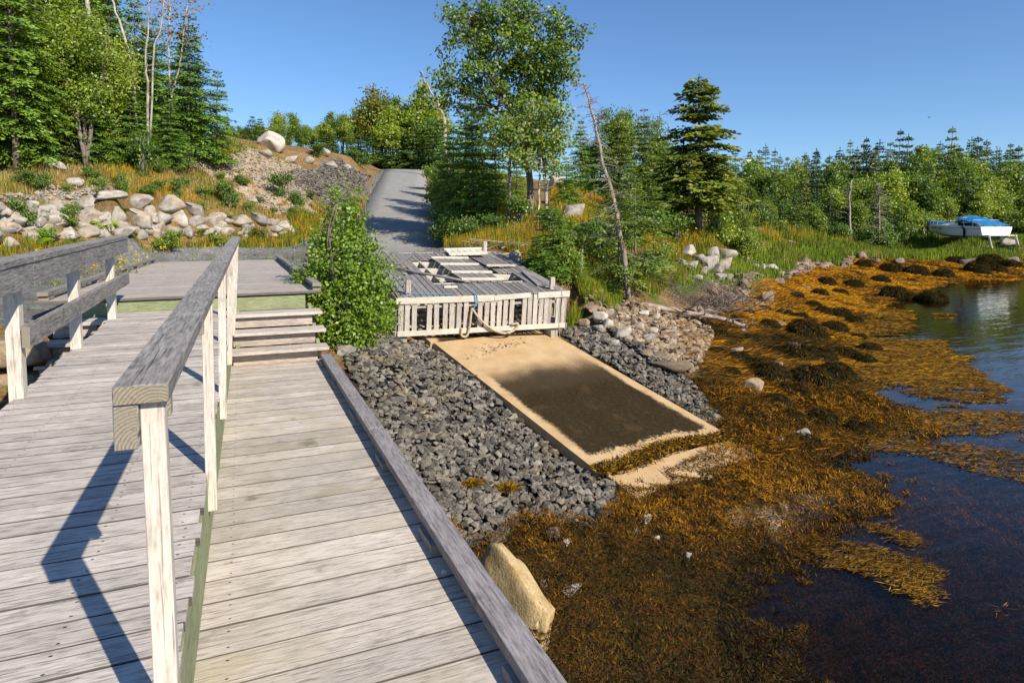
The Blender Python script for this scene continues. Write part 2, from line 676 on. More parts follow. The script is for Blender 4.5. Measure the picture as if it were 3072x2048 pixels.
def stone(name, a, bcol, stainc, scale=5, st=.5, vary=.4, bumpd=.03, fine=60):
    m, nt, b = newmat(name)
    L = nt.links.new
    tc = N(nt, 'TexCoord')
    oi = N(nt, 'ObjectInfo')
    at = N(nt, 'Attribute', attribute_name='tint')
    comb = N_rgb(nt, math_(nt, 'MULTIPLY', oi.outputs['Random'], 30))
    add = N(nt, 'VectorMath', operation='ADD')
    L(tc.outputs['Object'], add.inputs[0])
    L(comb, add.inputs[1])
    n1 = tex(nt, 'Noise', add.outputs[0], scale, 8, Roughness=.65)
    n2 = tex(nt, 'Noise', add.outputs[0], scale * .4, 4)
    n3 = tex(nt, 'Noise', add.outputs[0], fine, 3)
    c = ramp(nt, n1.outputs[0], [(.33, a), (.62, bcol)])
    c = mix(nt, ramp(nt, n2.outputs[0], [(.52, (0, 0, 0)), (.66, (st, st, st))]), c, stainc)
    c = mix(nt, .5, c, mix(nt, 1.0, c, ramp(nt, n3.outputs[0], [(.35, (.6, .6, .6)), (.65, (1.25, 1.25, 1.25))]), 'MULTIPLY'))
    rnd = math_(nt, 'FRACT', math_(nt, 'ADD', oi.outputs['Random'], at.outputs['Fac']))
    c = mix(nt, 1.0, c, N_rgb(nt, math_(nt, 'MULTIPLY_ADD', rnd, vary, 1 - vary / 2)), 'MULTIPLY')
    L(c, b.inputs['Base Color'])
    b.inputs['Roughness'].default_value = .9
    bump(nt, b, math_(nt, 'ADD', n1.outputs[0], math_(nt, 'MULTIPLY', n3.outputs[0], .25)), .8, bumpd)
    return m


M = {}
M['deck'] = wood('weathered_deck_board', (.65, .58, .51), (.52, .455, .395), (.27, .23, .19), .5, .30, [(.42, .055), (.02, .055)], (.40, .34, .20), edge=.92)
M['ramp'] = wood('weathered_ramp_board', (.64, .575, .525), (.49, .435, .39), (.20, .17, .15), .7, .28, [(.60, .04), (.30, .042)], edge=.9)
M['landing'] = wood('weathered_landing_board', (.55, .49, .44), (.43, .38, .34), (.25, .215, .19), .5, .2, edge=.8)
M['rail'] = wood('grey_rail_timber', (.36, .335, .32), (.225, .21, .20), (.10, .092, .088), .7, .1)
M['curb'] = wood('grey_curb_timber', (.36, .33, .33), (.25, .228, .235), (.13, .118, .12), .5, .1)
M['post'] = wood('bleached_post_timber', (.70, .64, .57), (.58, .52, .45), (.38, .33, .28), .45, .1)
M['riser'] = wood('brown_riser_board', (.50, .43, .38), (.40, .33, .285), (.26, .20, .16), .25, .15)
M['green'] = wood('green_treated_timber', (.35, .37, .21), (.26, .29, .155), (.16, .19, .10), .3, .1)
M['dark'] = wood('dark_timber', (.12, .10, .09), (.08, .065, .055), (.04, .03, .03), .3, .1)  # darker timber tone shared by understructure, left curb and cradle beams
M['floattop'] = wood('grey_float_board', (.30, .28, .27), (.20, .185, .18), (.10, .09, .088), .7, .5)
M['floatslat'] = wood('bleached_slat_board', (.60, .55, .48), (.47, .42, .37), (.28, .25, .22), .45, .25)
M['floattrim'] = wood('pale_trim_board', (.76, .71, .62), (.66, .60, .51), (.44, .39, .32), .35, .1)
M['asphalt'] = plain('asphalt', (.28, .268, .25), .9, .2, .14, 2.2)
M['granite'] = stone('granite', (.23, .205, .175), (.46, .415, .365), (.42, .29, .17), 3.5, .55, .35)
M['bigstone'] = stone('pale_granite', (.36, .32, .265), (.60, .54, .465), (.48, .37, .24), 2.4, .45, .25)
M['slate'] = stone('dark_crushed_stone', (.070, .062, .052), (.205, .183, .155), (.24, .18, .10), 6, .5, 1.1, .01, 90)
M['cobble'] = stone('tan_cobble', (.20, .135, .085), (.36, .265, .175), (.13, .105, .085), 5, .6, .8)
M['redstone'] = stone('brown_shore_stone', (.19, .13, .10), (.34, .24, .18), (.10, .085, .06), 4, .6, .5)
M['rockweedrock'] = stone('barnacled_rock', (.38, .25, .10), (.56, .42, .22), (.50, .47, .40), 4, .7, .1, .02, 50)
M['bark'] = stone('grey_brown_bark', (.13, .105, .085), (.24, .20, .165), (.09, .075, .06), 7, .4, .2, .02)
M['paleBark'] = stone('pale_birch_bark', (.30, .26, .22), (.50, .45, .38), (.16, .13, .10), 5, .7, .15, .01)
M['deadwood'] = stone('silvery_dead_wood', (.22, .165, .13), (.42, .34, .28), (.16, .11, .08), 6, .4, .2, .01)
M['brush'] = stone('brown_dead_twigs', (.10, .075, .06), (.24, .19, .155), (.14, .10, .075), 6, .4, .2, .01)
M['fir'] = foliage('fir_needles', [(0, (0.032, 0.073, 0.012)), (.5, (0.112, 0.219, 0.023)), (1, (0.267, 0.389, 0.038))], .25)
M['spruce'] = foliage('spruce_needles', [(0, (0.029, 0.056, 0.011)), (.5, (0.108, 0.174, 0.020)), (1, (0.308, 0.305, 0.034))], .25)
M['farfir'] = foliage('far_fir_needles', [(0, (0.028, 0.069, 0.016)), (.5, (0.081, 0.156, 0.026)), (1, (0.194, 0.273, 0.039))], .25)
M['darkfir'] = foliage('dark_fir_needles', [(0, (.010, .028, .010)), (.5, (.030, .062, .018)), (1, (.075, .115, .028))], .2)
M['maple'] = foliage('maple_leaf', [(0, (0.055, 0.105, 0.012)), (.55, (0.158, 0.254, 0.026)), (.93, (0.376, 0.441, 0.050)), (1, (0.634, 0.254, 0.050))], .4)
M['rust'] = foliage('rusty_maple_leaf', [(0, (0.079, 0.102, 0.014)), (.5, (0.190, 0.237, 0.029)), (1, (0.475, 0.203, 0.046))], .4)
M['birch'] = foliage('birch_leaf', [(0, (0.079, 0.145, 0.014)), (.5, (0.248, 0.339, 0.031)), (1, (0.535, 0.576, 0.057))], .42)
M['alder'] = foliage('alder_leaf', [(0, (0.076, 0.146, 0.011)), (.55, (0.216, 0.340, 0.023)), (1, (0.456, 0.566, 0.043))], .38)
M['shrub'] = foliage('shrub_leaf', [(0, (0.040, 0.094, 0.011)), (.55, (0.119, 0.212, 0.020)), (1, (0.337, 0.407, 0.043))], .35)
M['fern'] = foliage('fern_frond', [(0, (0.088, 0.176, 0.011)), (.5, (0.220, 0.374, 0.017)), (1, (0.374, 0.484, 0.033))], .4)
M['grass'] = colfol('grass_blade', .35)
M['weed'] = colfol('rockweed_frond', .15)
M['mud'] = plain('rockweed_cushion', (.026, .021, .009), 1.0, .02, .5, 14)
M['white'] = plain('white_gelcoat', (.80, .80, .78), .25, .5, .03, 3)
M['grey_gel'] = plain('grey_stripe', (.30, .33, .35), .4, .4, .05, 3)
M['navy'] = plain('dark_antifouling', (.02, .03, .045), .5, .3, .1, 3)
M['tarp'] = plain('blue_tarpaulin', (.02, .17, .38), .45, .4, .25, 2.5)
M['glassdark'] = plain('tinted_glass', (.015, .02, .022), .08, .6, .05, 3)
M['chrome'] = plain('bright_rail_tube', (.75, .75, .73), .25, .6, .03, 3)
M['rope'] = plain('weathered_rope', (.46, .37, .27), .9, .1, .3, 30)
M['bluerope'] = plain('blue_twine', (.06, .30, .55), .7, .2, .2, 30)
M['shell'] = plain('white_shell', (.70, .62, .52), .5, .3, .3, 90)
M['bird'] = plain('dark_feathers', (.03, .03, .035), .8, .2, .2, 20)
M['yellow'] = foliage('goldenrod_flower', [(0, (0.140, 0.170, 0.015)), (.35, (0.450, 0.380, 0.015)), (1, (0.800, 0.580, 0.020))], .3)

# concrete with tidal stain
mt, nt, bs = newmat('concrete_slab')
tc = N(nt, 'TexCoord')
n1 = tex(nt, 'Noise', tc.outputs['Object'], 2.6, 6, Roughness=.6)
n2 = tex(nt, 'Noise', tc.outputs['Object'], 140, 2)
n3 = tex(nt, 'Noise', tc.outputs['Object'], 1.2, 4)
base = ramp(nt, n1.outputs[0], [(.3, (.46, .30, .15)), (.7, (.60, .425, .245))])
base = mix(nt, .35, base, mix(nt, 1.0, base, ramp(nt, n2.outputs[0], [(.4, (.6, .6, .6)), (.6, (1.2, 1.2, 1.2))]), 'MULTIPLY'))
sx = N(nt, 'SeparateXYZ')
nt.links.new(tc.outputs['Object'], sx.inputs[0])
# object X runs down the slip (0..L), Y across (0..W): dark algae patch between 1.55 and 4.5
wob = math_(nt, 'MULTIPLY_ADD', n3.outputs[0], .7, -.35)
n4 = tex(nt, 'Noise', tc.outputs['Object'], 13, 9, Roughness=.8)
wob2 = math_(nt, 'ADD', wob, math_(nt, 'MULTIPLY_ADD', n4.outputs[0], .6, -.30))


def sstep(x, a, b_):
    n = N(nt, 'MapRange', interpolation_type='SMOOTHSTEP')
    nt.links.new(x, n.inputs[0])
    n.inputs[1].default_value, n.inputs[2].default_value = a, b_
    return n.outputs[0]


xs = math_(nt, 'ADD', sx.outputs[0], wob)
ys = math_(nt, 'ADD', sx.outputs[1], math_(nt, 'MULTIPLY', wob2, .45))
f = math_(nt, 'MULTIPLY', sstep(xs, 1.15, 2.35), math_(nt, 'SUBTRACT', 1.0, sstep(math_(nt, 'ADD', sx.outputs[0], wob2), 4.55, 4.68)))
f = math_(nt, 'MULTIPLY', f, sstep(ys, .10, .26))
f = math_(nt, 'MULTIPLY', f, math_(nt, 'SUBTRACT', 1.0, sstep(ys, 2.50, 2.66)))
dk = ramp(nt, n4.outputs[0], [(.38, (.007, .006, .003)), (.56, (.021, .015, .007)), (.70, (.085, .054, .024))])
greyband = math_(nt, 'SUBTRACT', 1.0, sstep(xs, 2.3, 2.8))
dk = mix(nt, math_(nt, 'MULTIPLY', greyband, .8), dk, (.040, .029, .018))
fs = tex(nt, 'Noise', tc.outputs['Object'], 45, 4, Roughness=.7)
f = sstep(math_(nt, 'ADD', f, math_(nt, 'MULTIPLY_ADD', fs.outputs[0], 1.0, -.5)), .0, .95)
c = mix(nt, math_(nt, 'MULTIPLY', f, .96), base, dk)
# faint rust runs
cr_ = tex(nt, 'Noise', tc.outputs['Object'], 1.7, 3)
c = mix(nt, ramp(nt, cr_.outputs[0], [(.58, (0, 0, 0)), (.75, (.35, .35, .35))]), c, mix(nt, .5, c, (.30, .15, .05)))
nt.links.new(c, bs.inputs['Base Color'])
bs.inputs['Specular IOR Level'].default_value = .04
bs.inputs['Roughness'].default_value = 1.0
bump(nt, bs, n2.outputs[0], .4, .01)
M['concrete'] = mt

# ground: colours of the ground cover come with the mesh
mt, nt, bs = newmat('ground_cover')
tc = N(nt, 'TexCoord')
at = N(nt, 'Attribute', attribute_name='col')
n1 = tex(nt, 'Noise', tc.outputs['Object'], 1.3, 8, Roughness=.7)
n2 = tex(nt, 'Noise', tc.outputs['Object'], 11, 6, Roughness=.7)
vo = tex(nt, 'Voronoi', tc.outputs['Object'], 22)
c = mix(nt, 1.0, at.outputs['Color'], ramp(nt, n1.outputs[0], [(.3, (.62, .6, .58)), (.7, (1.32, 1.3, 1.28))]), 'MULTIPLY')
c = mix(nt, 1.0, c, ramp(nt, n2.outputs[0], [(.3, (.55, .55, .55)), (.68, (1.4, 1.4, 1.4))]), 'MULTIPLY')
c = mix(nt, .55, c, mix(nt, 1.0, c, vo.outputs['Color'], 'MULTIPLY'))
nt.links.new(c, bs.inputs['Base Color'])
bs.inputs['Roughness'].default_value = .95
bs.inputs['Specular IOR Level'].default_value = .1
bump(nt, bs, math_(nt, 'ADD', n2.outputs[0], math_(nt, 'MULTIPLY', vo.outputs['Distance'], .6)), 1.0, .06)
M['ground'] = mt

# water
mt, nt, bs = newmat('cove_water')
tc = N(nt, 'TexCoord')
mp = N(nt, 'Mapping')
mp.inputs['Rotation'].default_value = (0, 0, R(-18))
mp.inputs['Scale'].default_value = (.7, 2.6, 1)
nt.links.new(tc.outputs['Object'], mp.inputs[0])
w1 = tex(nt, 'Noise', mp.outputs[0], .8, 3)
w2 = tex(nt, 'Noise', mp.outputs[0], 3.4, 2)
hgt = math_(nt, 'ADD', w1.outputs[0], math_(nt, 'MULTIPLY', w2.outputs[0], .25))
bp = N(nt, 'Bump')
bp.inputs['Strength'].default_value = .14
bp.inputs['Distance'].default_value = .12
nt.links.new(hgt, bp.inputs['Height'])
lw_ = N(nt, 'LayerWeight')
lw_.inputs['Blend'].default_value = .5
nt.links.new(bp.outputs[0], lw_.inputs['Normal'])
frs = math_(nt, 'MULTIPLY_ADD', math_(nt, 'POWER', lw_.outputs['Facing'], 5.0), .97, .010)
tr = N(nt, 'BsdfTransparent')
tr.inputs[0].default_value = (.56, .50, .34, 1)
gl = N(nt, 'BsdfGlossy')
gl.inputs['Roughness'].default_value = .03
nt.links.new(bp.outputs[0], gl.inputs['Normal'])
mx = N(nt, 'MixShader')
nt.links.new(frs, mx.inputs[0])
nt.links.new(tr.outputs[0], mx.inputs[1])
nt.links.new(gl.outputs[0], mx.inputs[2])
nt.links.new(mx.outputs[0], nt.nodes['Material Output'].inputs[0])
M['water'] = mt

# ------------------------------------------------------------------ ground sheet
def axis(parts):
    out = []
    for a, b, s in parts:
        out.append(np.arange(a, b, s))
    return np.concatenate(out + [[parts[-1][1]]])


gx = axis([(-700, -200, 50), (-200, -60, 10), (-60, -22, 1.2), (-22, 24, .22), (24, 60, .5), (60, 130, 1.5), (130, 250, 10), (250, 900, 50)])
gy = axis([(-500, -60, 40), (-60, -4, 4), (-4, 40, .22), (40, 80, .5), (80, 150, 1.5), (150, 300, 10), (300, 1200, 60)])
GX, GY = np.meshgrid(gx, gy)
gxf, gyf = GX.ravel(), GY.ravel()
GZ = terrain(gxf, gyf)

Z_YARD = poly_px([(-250, 1000), (-250, 772), (0, 762), (250, 752), (480, 742), (700, 734), (900, 726), (985, 700), (1060, 640), (1100, 575), (1130, 520), (1190, 508), (1300, 600), (1340, 690), (1420, 735), (1440, 760), (1120, 780), (900, 830), (950, 980), (900, 1000), (120, 1000)])
Z_STONY = poly_px([(860, 520), (960, 505), (1050, 505), (1110, 530), (1080, 590), (1000, 640), (940, 600), (890, 560)])
Z_TAN = [poly_px(p) for p in [
    [(470, 445), (600, 450), (735, 438), (800, 470), (900, 500), (905, 560), (950, 610), (930, 640), (860, 620), (760, 560), (640, 545), (540, 500)],
    [(0, 590), (120, 560), (230, 570), (330, 560), (330, 596), (200, 606), (90, 606), (0, 606)],
    [(745, 585), (800, 590), (870, 640), (840, 655), (770, 620)],
    [(1130, 478), (1230, 470), (1230, 486), (1160, 492)]]]
Z_SLATE = poly_px([(1000, 1040), (1180, 1020), (1300, 1030), (1560, 1240), (1810, 1430), (1860, 1500), (1790, 1590), (1560, 1560), (1490, 1660), (1400, 1660), (1180, 1380)])
Z_SLATE2 = poly_px([(1655, 992), (1800, 985), (1960, 1060), (2090, 1170), (2175, 1275), (2125, 1290), (1860, 1120)])
Z_COB = poly_px([(1750, 930), (1860, 905), (1960, 930), (2080, 960), (2140, 1000), (2120, 1060), (2080, 1130), (1960, 1060), (1800, 985)])
Z_SAND = poly_px([(2270, 1600), (2340, 1530), (2400, 1480), (2460, 1465), (2500, 1500), (2440, 1550), (2350, 1605)])
Z_GREEN = poly_px([(1680, 900), (1760, 840), (1900, 880), (2040, 870), (2150, 890), (2280, 840), (2400, 803), (2550, 776), (2800, 780), (3072, 788), (3300, 795), (3300, 722), (2500, 728), (2300, 742), (2230, 760), (2180, 740), (1990, 845), (1850, 860), (1740, 790)])
Z_GOLD = poly_px([(1640, 660), (1660, 570), (1720, 560), (1780, 590), (1900, 650), (1960, 680), (2060, 690), (2150, 720), (2230, 745), (2180, 770), (2060, 745), (1960, 760), (1800, 720), (1700, 700)])
Z_SHOULDER = [poly_px(p) for p in [[(1105, 590), (1150, 520), (1165, 512), (1100, 640), (1060, 690), (1030, 690)],
                                     [(1290, 505), (1320, 560), (1345, 640), (1380, 700), (1450, 735), (1600, 725), (1600, 650), (1400, 640), (1340, 560), (1310, 505)]]]


def ground_colour(x, y, z):
    n = len(x)
    dd = np.hypot(x, y)
    c = np.tile(np.array([.21, .145, .055]), (n, 1))         # dry bank
    t = vnoise(x, y, .5, 5)[:, None]
    c = c * (1 - t) + np.array([.36, .23, .11]) * t
    ff = (dd > 95) | (y > 78)
    c[ff] = (.035, .045, .015)

    def put(poly, col, fe=.6, s=1.0):
        jx, jy = (vnoise(x, y, s, 8) - .5) * fe, (vnoise(x, y, s, 9) - .5) * fe
        m = inside(poly, x + jx, y + jy)
        c[m] = col
        return m
    put(Z_GREEN, (.13, .19, .03), 1.2)
    put(Z_GOLD, (.34, .23, .03), 1.2)
    put(Z_YARD, (.25, .245, .245), .5)
    put(Z_STONY, (.20, .19, .20), 1.0)
    for p in Z_TAN:
        put(p, (.50, .39, .27), 2.0)
    for p in Z_SHOULDER:
        put(p, (.26, .19, .06), .8)
    put(Z_SLATE, (.035, .033, .032), .3)
    put(Z_SLATE2, (.04, .038, .036), .3)
    put(Z_COB, (.15, .11, .07), .6)
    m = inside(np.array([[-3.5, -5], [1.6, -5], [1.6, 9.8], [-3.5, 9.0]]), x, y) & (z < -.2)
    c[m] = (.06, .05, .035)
    # sea floor
    k = smooth(-.85, -1.15, z + (vnoise(x, y, .6, 3) - .5) * .4)[:, None]
    sea = np.array([.085, .046, .012]) * (1 - t) + np.array([.045, .028, .010]) * t
    far_ = smooth(15, 21, x * HF[0] + y * HF[1])[:, None]
    sea = sea * (1 - far_) + np.array([.19, .095, .014]) * far_
    dark = smooth(-1.72, -2.15, z)[:, None]
    sea = sea * (1 - dark) + np.array([.10, .045, .014]) * dark
    ns = ~(inside(Z_SLATE, x, y) | inside(Z_SLATE2, x, y) | inside(Z_COB, x, y))
    k = k * ns[:, None] * ((x > 1.2) | (y < 4))[:, None]
    c = c * (1 - k) + sea * k
    put(Z_SAND, (.62, .50, .34), .9, 2.5)
    return c


gcol = ground_colour(gxf, gyf, GZ)
ny, nx = GX.shape
ii = np.arange(ny - 1)[:, None] * nx + np.arange(nx - 1)[None]
quads = np.stack([ii, ii + 1, ii + nx + 1, ii + nx], -1).reshape(-1, 4)
me = mesh_np('ground', np.stack([gxf, gyf, GZ], 1), [quads], col=gcol, smooth_=True)
tag(link('ground', me, M['ground']), kind='structure')

# road sheet with a thickness of asphalt
mb = MB()
P = []
cl = ROAD
ts = np.linspace(0, len(cl) - 1, 60)
ctr = np.stack([np.interp(ts, np.arange(len(cl)), cl[:, k]) for k in range(4)], 1)
tg = np.gradient(ctr[:, :2], axis=0)
tg /= np.linalg.norm(tg, axis=1, keepdims=True)
nr = np.stack([tg[:, 1], -tg[:, 0]], 1)
V = []
for s, dz in ((-1, -.12), (-1, 0), (-.5, .03), (0, .04), (.5, .03), (1, 0), (1, -.12)):
    wv = ctr[:, 3] + (vnoise(ctr[:, 0] * 3, ctr[:, 1] * 3, 1, 4) - .5) * .12
    V.append(np.concatenate([ctr[:, :2] + nr * (s * wv)[:, None], (ctr[:, 2] + dz)[:, None]], 1))
V = np.stack(V, 1)
k = V.shape[1]
ii = np.arange(59)[:, None] * k + np.arange(k - 1)[None]
Q = np.stack([ii, ii + k, ii + k + 1, ii + 1], -1).reshape(-1, 4)[:, ::-1]
tag(link('road', mesh_np('road', V.reshape(-1, 3), [Q], smooth_=True), M['asphalt']), kind='structure')

# water sheet
xs_ = np.linspace(-60, 260, 40)
ys_ = np.linspace(-120, 140, 40)
WX, WY = np.meshgrid(xs_, ys_)
ii = np.arange(39)[:, None] * 40 + np.arange(39)[None]
Q = np.stack([ii, ii + 1, ii + 41, ii + 40], -1).reshape(-1, 4)
tag(link('water', mesh_np('water', np.stack([WX.ravel(), WY.ravel(), np.full(1600, WL)], 1), [Q]), M['water']), kind='structure')

# ------------------------------------------------------------------ lower boardwalk
bw = thing('boardwalk', 'weathered plank boardwalk beside the crushed stone bank, running from the camera to the steps', 'boardwalk', (0, 4, 0))
y = -.9
while y < 8.40:
    x0 = -1.96 if False else -2.0
    beam('plank', (x0, y + .098, -.02 + random.uniform(-.002, .002)), (.985 + random.uniform(-.012, .012), y + .098, -.02 + random.uniform(-.002, .002)), .1895, .04, M['deck'], bw)
    y += .197
for a, b in ((-1.0, 1.15), (1.16, 4.95), (4.96, 8.25)):
    beam('curb_rail', (.935, a, .078), (.935, b, .078), .122, .052, M['curb'], bw)
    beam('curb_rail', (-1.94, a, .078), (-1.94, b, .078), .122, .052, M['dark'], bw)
yb = -.6
while yb < 8.3:
    beam('curb_block', (.905, yb, .0255), (.905, yb + .26, .0255), .11, .049, M['curb'], bw)
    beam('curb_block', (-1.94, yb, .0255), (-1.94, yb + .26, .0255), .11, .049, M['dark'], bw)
    yb += 1.22
for x in (-1.85, -.6, .86):
    beam('joist', (x, -.9, -.16), (x, 8.4, -.16), .05, .23, M['dark'], bw)
for yy in (.5, 4.0, 7.9):
    for x in (-1.8, .80):
        beam('pile', (x, yy, -2.5), (x, yy, -.05), .2, .2, M['dark'], bw, up=(0, 1, 0))

# ------------------------------------------------------------------ ramp over the steps
rampz = lambda y: .30 + .031 * y
rp = thing('access_ramp', 'grey plank ramp with green side board sloping up to the landing', 'ramp', (-.85, 4, .3))
y = -.9
k = 0
while y < 9.40:
    yc = y + .071
    xl = -1.52 + random.uniform(-.03, .012)
    xr = -.215 + .0062 * yc + random.uniform(-.012, .014)
    dz = random.uniform(-.0015, .0015)
    beam('plank', (xl, yc, rampz(yc) - .018 + dz), (xr, yc, rampz(yc) - .018 + dz), .1385, .036, M['ramp'], rp, up=(0, -.031, 1))
    y += .1445
for a, b in ((-.9, 3.1), (3.105, 6.2), (6.205, 9.40)):
    xa, xb = -.235 + .0062 * a, -.235 + .0062 * b
    za, zb = rampz(a) - .036, rampz(b) - .036
    bm = bmesh.new()
    lo_a, lo_b = .003, .003
    vs = []
    for (xx, yy, z1) in ((xa, a, za), (xb, b, zb)):
        for dx in (-.02, .02):
            vs.append(bm.verts.new((xx + dx, yy, z1)))
            vs.append(bm.verts.new((xx + dx, yy, .004)))
    for f in ((0, 2, 6, 4), (1, 5, 7, 3), (0, 4, 5, 1), (2, 3, 7, 6), (0, 1, 3, 2), (4, 6, 7, 5)):
        bm.faces.new([vs[q] for q in f])
    bmesh.ops.recalc_face_normals(bm, faces=bm.faces)
    bmesh.ops.transform(bm, matrix=Matrix.Rotation(-math.pi / 2, 4, 'Z') @ Matrix.Translation((-xa, -a, 0)), verts=bm.verts)
    me = bpy.data.meshes.new('fascia')
    bm.to_mesh(me)
    bm.free()
    o = link('fascia', me, M['green'], rp)
    o.location = (xa + .85, a - 4, -.3)
    o.rotation_euler = (0, 0, math.pi / 2)
beam('stringer', (-1.47, -.9, rampz(-.9) - .14), (-1.47, 9.38, rampz(9.38) - .14), .045, .2, M['dark'], rp)

# ------------------------------------------------------------------ railings
railz = lambda y: 1.245 + .0365 * (y - 1.69)            # underside of the cap
railx = lambda y: -.228 + .0175 * (y - 1.69)
cr = thing('centre_railing', 'long grey cap railing on pale posts running along the ramp edge', 'railing', (-.2, 5, .4))
for yy in (1.745, 3.585, 5.15, 6.95, 8.55, 9.15):
    xb = -.192 + .0075 * (yy - 1.7)
    xt = railx(yy) + .018
    zb = rampz(yy) - .205
    beam('post', (xb, yy, zb), (xt, yy, railz(yy) - .001), .052, .052 if yy > 2 else .058, M['post'], cr, up=(0, 1, 0))
seg = [(1.69, 5.6), (5.603, 9.7)]
for a, b in seg:
    beam('top_rail', (railx(a), a, railz(a) + .024), (railx(b), b, railz(b) + .024), .116, .046, M['rail'], cr)
for a, b in ((1.70, 4.6), (4.602, 9.68)):
    beam('side_rail', (railx(a) - .034, a, railz(a) - .055), (railx(b) - .034, b, railz(b) - .055), .052, .108, M['rail'], cr)
for yy in (2.05, 3.3):
    beam('spacer_block', (railx(yy) + .006, yy, railz(yy) - .08), (railx(yy) + .006, yy + .05, railz(yy) - .08), .028, .12, M['rail'], cr)

lr = thing('left_railing', 'grey double rail with three pale posts at left edge of the ramp', 'railing', (-1.5, 6, .5))
lz = lambda y: 1.565 + .031 * (y - 9.6)
for yy in (5.5, 7.25, 9.08):
    beam('post', (-1.50, yy, rampz(yy) - .1), (-1.515, yy, lz(yy) - .012), .088, .10, M['post'], lr, up=(0, 1, 0))
for a, b in ((2.2, 5.6), (5.604, 9.72)):
    beam('top_rail', (-1.475, a, lz(a) + .012), (-1.475, b, lz(b) + .012), .15, .046, M['rail'], lr)
    beam('side_rail', (-1.432, a, lz(a) - .10), (-1.432, b, lz(b) - .10), .05, .172, M['rail'], lr)
beam('mid_rail', (-1.425, 5.42, lz(5.42) - .53), (-1.425, 9.72, lz(9.72) - .53), .05, .15, M['rail'], lr)

# ------------------------------------------------------------------ two flights of steps
M['tread'] = wood('pale_tread_board', (.62, .55, .49), (.50, .44, .39), (.28, .24, .20), .4, .2)
TR = [(.187, 8.28, 8.62), (.375, 8.585, 8.95), (.56, 8.98, 9.40)]
st = thing('steps', 'wooden steps with three pale treads to the right of the ramp', 'steps', (.4, 8.8, 0))
sl = thing('steps', 'shaded wooden steps left of the ramp behind the left railing', 'steps', (-1.8, 8.8, 0))
for root, x0, x1, mt_ in ((st, -.15, .985, 'tread'), (sl, -2.12, -1.535, 'tread')):
    for z, a, b in TR:
        mid = (a + b) / 2
        beam('tread', (x0, (a + mid) / 2 - .001, z - .02), (x1, (a + mid) / 2, z - .02), mid - a - .004, .04, M[mt_], root)
        beam('tread', (x0, (b + mid) / 2, z - .02), (x1, (b + mid) / 2, z - .02), b - mid - .004, .04, M[mt_], root)
    for z0, z1, yy in ((.004, .145, 8.435), (.19, .333, 8.70), (.378, .518, 9.07)):
        beam('riser', (x0 + .01, yy, (z0 + z1) / 2), (x1 - .13, yy, (z0 + z1) / 2), .035, z1 - z0, M['riser'], root)
    for xx in (x0 + .06, x1 - .1):
        beam('stringer', (xx, 8.5, .06), (xx, 9.85, .5), .045, .2, M['green'], root)

# ------------------------------------------------------------------ landing
ld = thing('landing', 'broad weathered plank landing with low side curbs at top of the ramp', 'landing', (-.6, 14, .75))
y = 9.62
while y < 20.8:
    f = (y - 9.6) / 11.2
    xl, xr = -2.42 + .14 * f + random.uniform(-.02, .02), 1.06 + random.uniform(-.02, .02) - .05 * f
    if y < 9.7:
        xr += .0
    beam('plank', (xl, y + .07, .752), (xr, y + .07, .772), .139, .036, M['landing'], ld, up=(0, 0, 1))
    y += .1445
beam('fascia', (-2.1, 9.675, .633), (.82, 9.675, .633), .04, .195, M['green'], ld)
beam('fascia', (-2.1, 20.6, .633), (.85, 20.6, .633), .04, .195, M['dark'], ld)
for xx in (-2.02, -.6, .8):
    beam('joist', (xx, 9.72, .61), (xx, 20.55, .61), .05, .22, M['dark'], ld)
for xx, m_, zc in ((.985, 'rail', .015), (-2.35, 'rail', 0)):
    for a, b, dz0, dz1 in ((9.66, 13.2, .0, .012), (13.205, 17, .012, .03), (17.005, 20.9, .03, .02)):
        beam('curb_rail', (xx, a, .858 + zc + dz0), (xx, b, .858 + zc + dz1), .122, .052, M[m_], ld)
    yb = 9.7
    while yb < 20.6:
        beam('curb_block', (xx, yb, .80 + zc), (xx, yb + .28, .80 + zc), .11, .052, M[m_], ld)
        yb += 1.52
for yy in (9.8, 14.5, 20.2):
    for xx in (-1.9, .7):
        beam('support_post', (xx, yy, -.7), (xx, yy, .5), .15, .15, M['dark'], ld, up=(0, 1, 0))

# ------------------------------------------------------------------ concrete slipway
def slab_mesh(L, W, t, ragged=0):
    nxs, nys = 24, 10
    X, Y = np.meshgrid(np.linspace(0, L, nxs), np.linspace(0, W, nys), indexing='ij')
    top = np.stack([X + ragged * (vnoise(Y * 3, X * 0, 1, 3) - .5) * (X / L), Y, 0 * X], -1).reshape(-1, 3)
    bot = top - [0, 0, t]
    i = np.arange(nxs - 1)[:, None] * nys + np.arange(nys - 1)[None]
    Q = np.stack([i, i + nys, i + nys + 1, i + 1], -1).reshape(-1, 4)
    n = nxs * nys
    ring = list(range(0, nys)) + [q * nys + nys - 1 for q in range(1, nxs)] + [(nxs - 1) * nys + q for q in range(nys - 2, -1, -1)] + [q * nys for q in range(nxs - 2, 0, -1)]
    S = [[ring[q], ring[(q + 1) % len(ring)], ring[(q + 1) % len(ring)] + n, ring[q] + n] for q in range(len(ring))]
    return mesh_np('slab', np.concatenate([top, bot]), [np.concatenate([Q, Q[:, ::-1] + n, np.array(S)])])


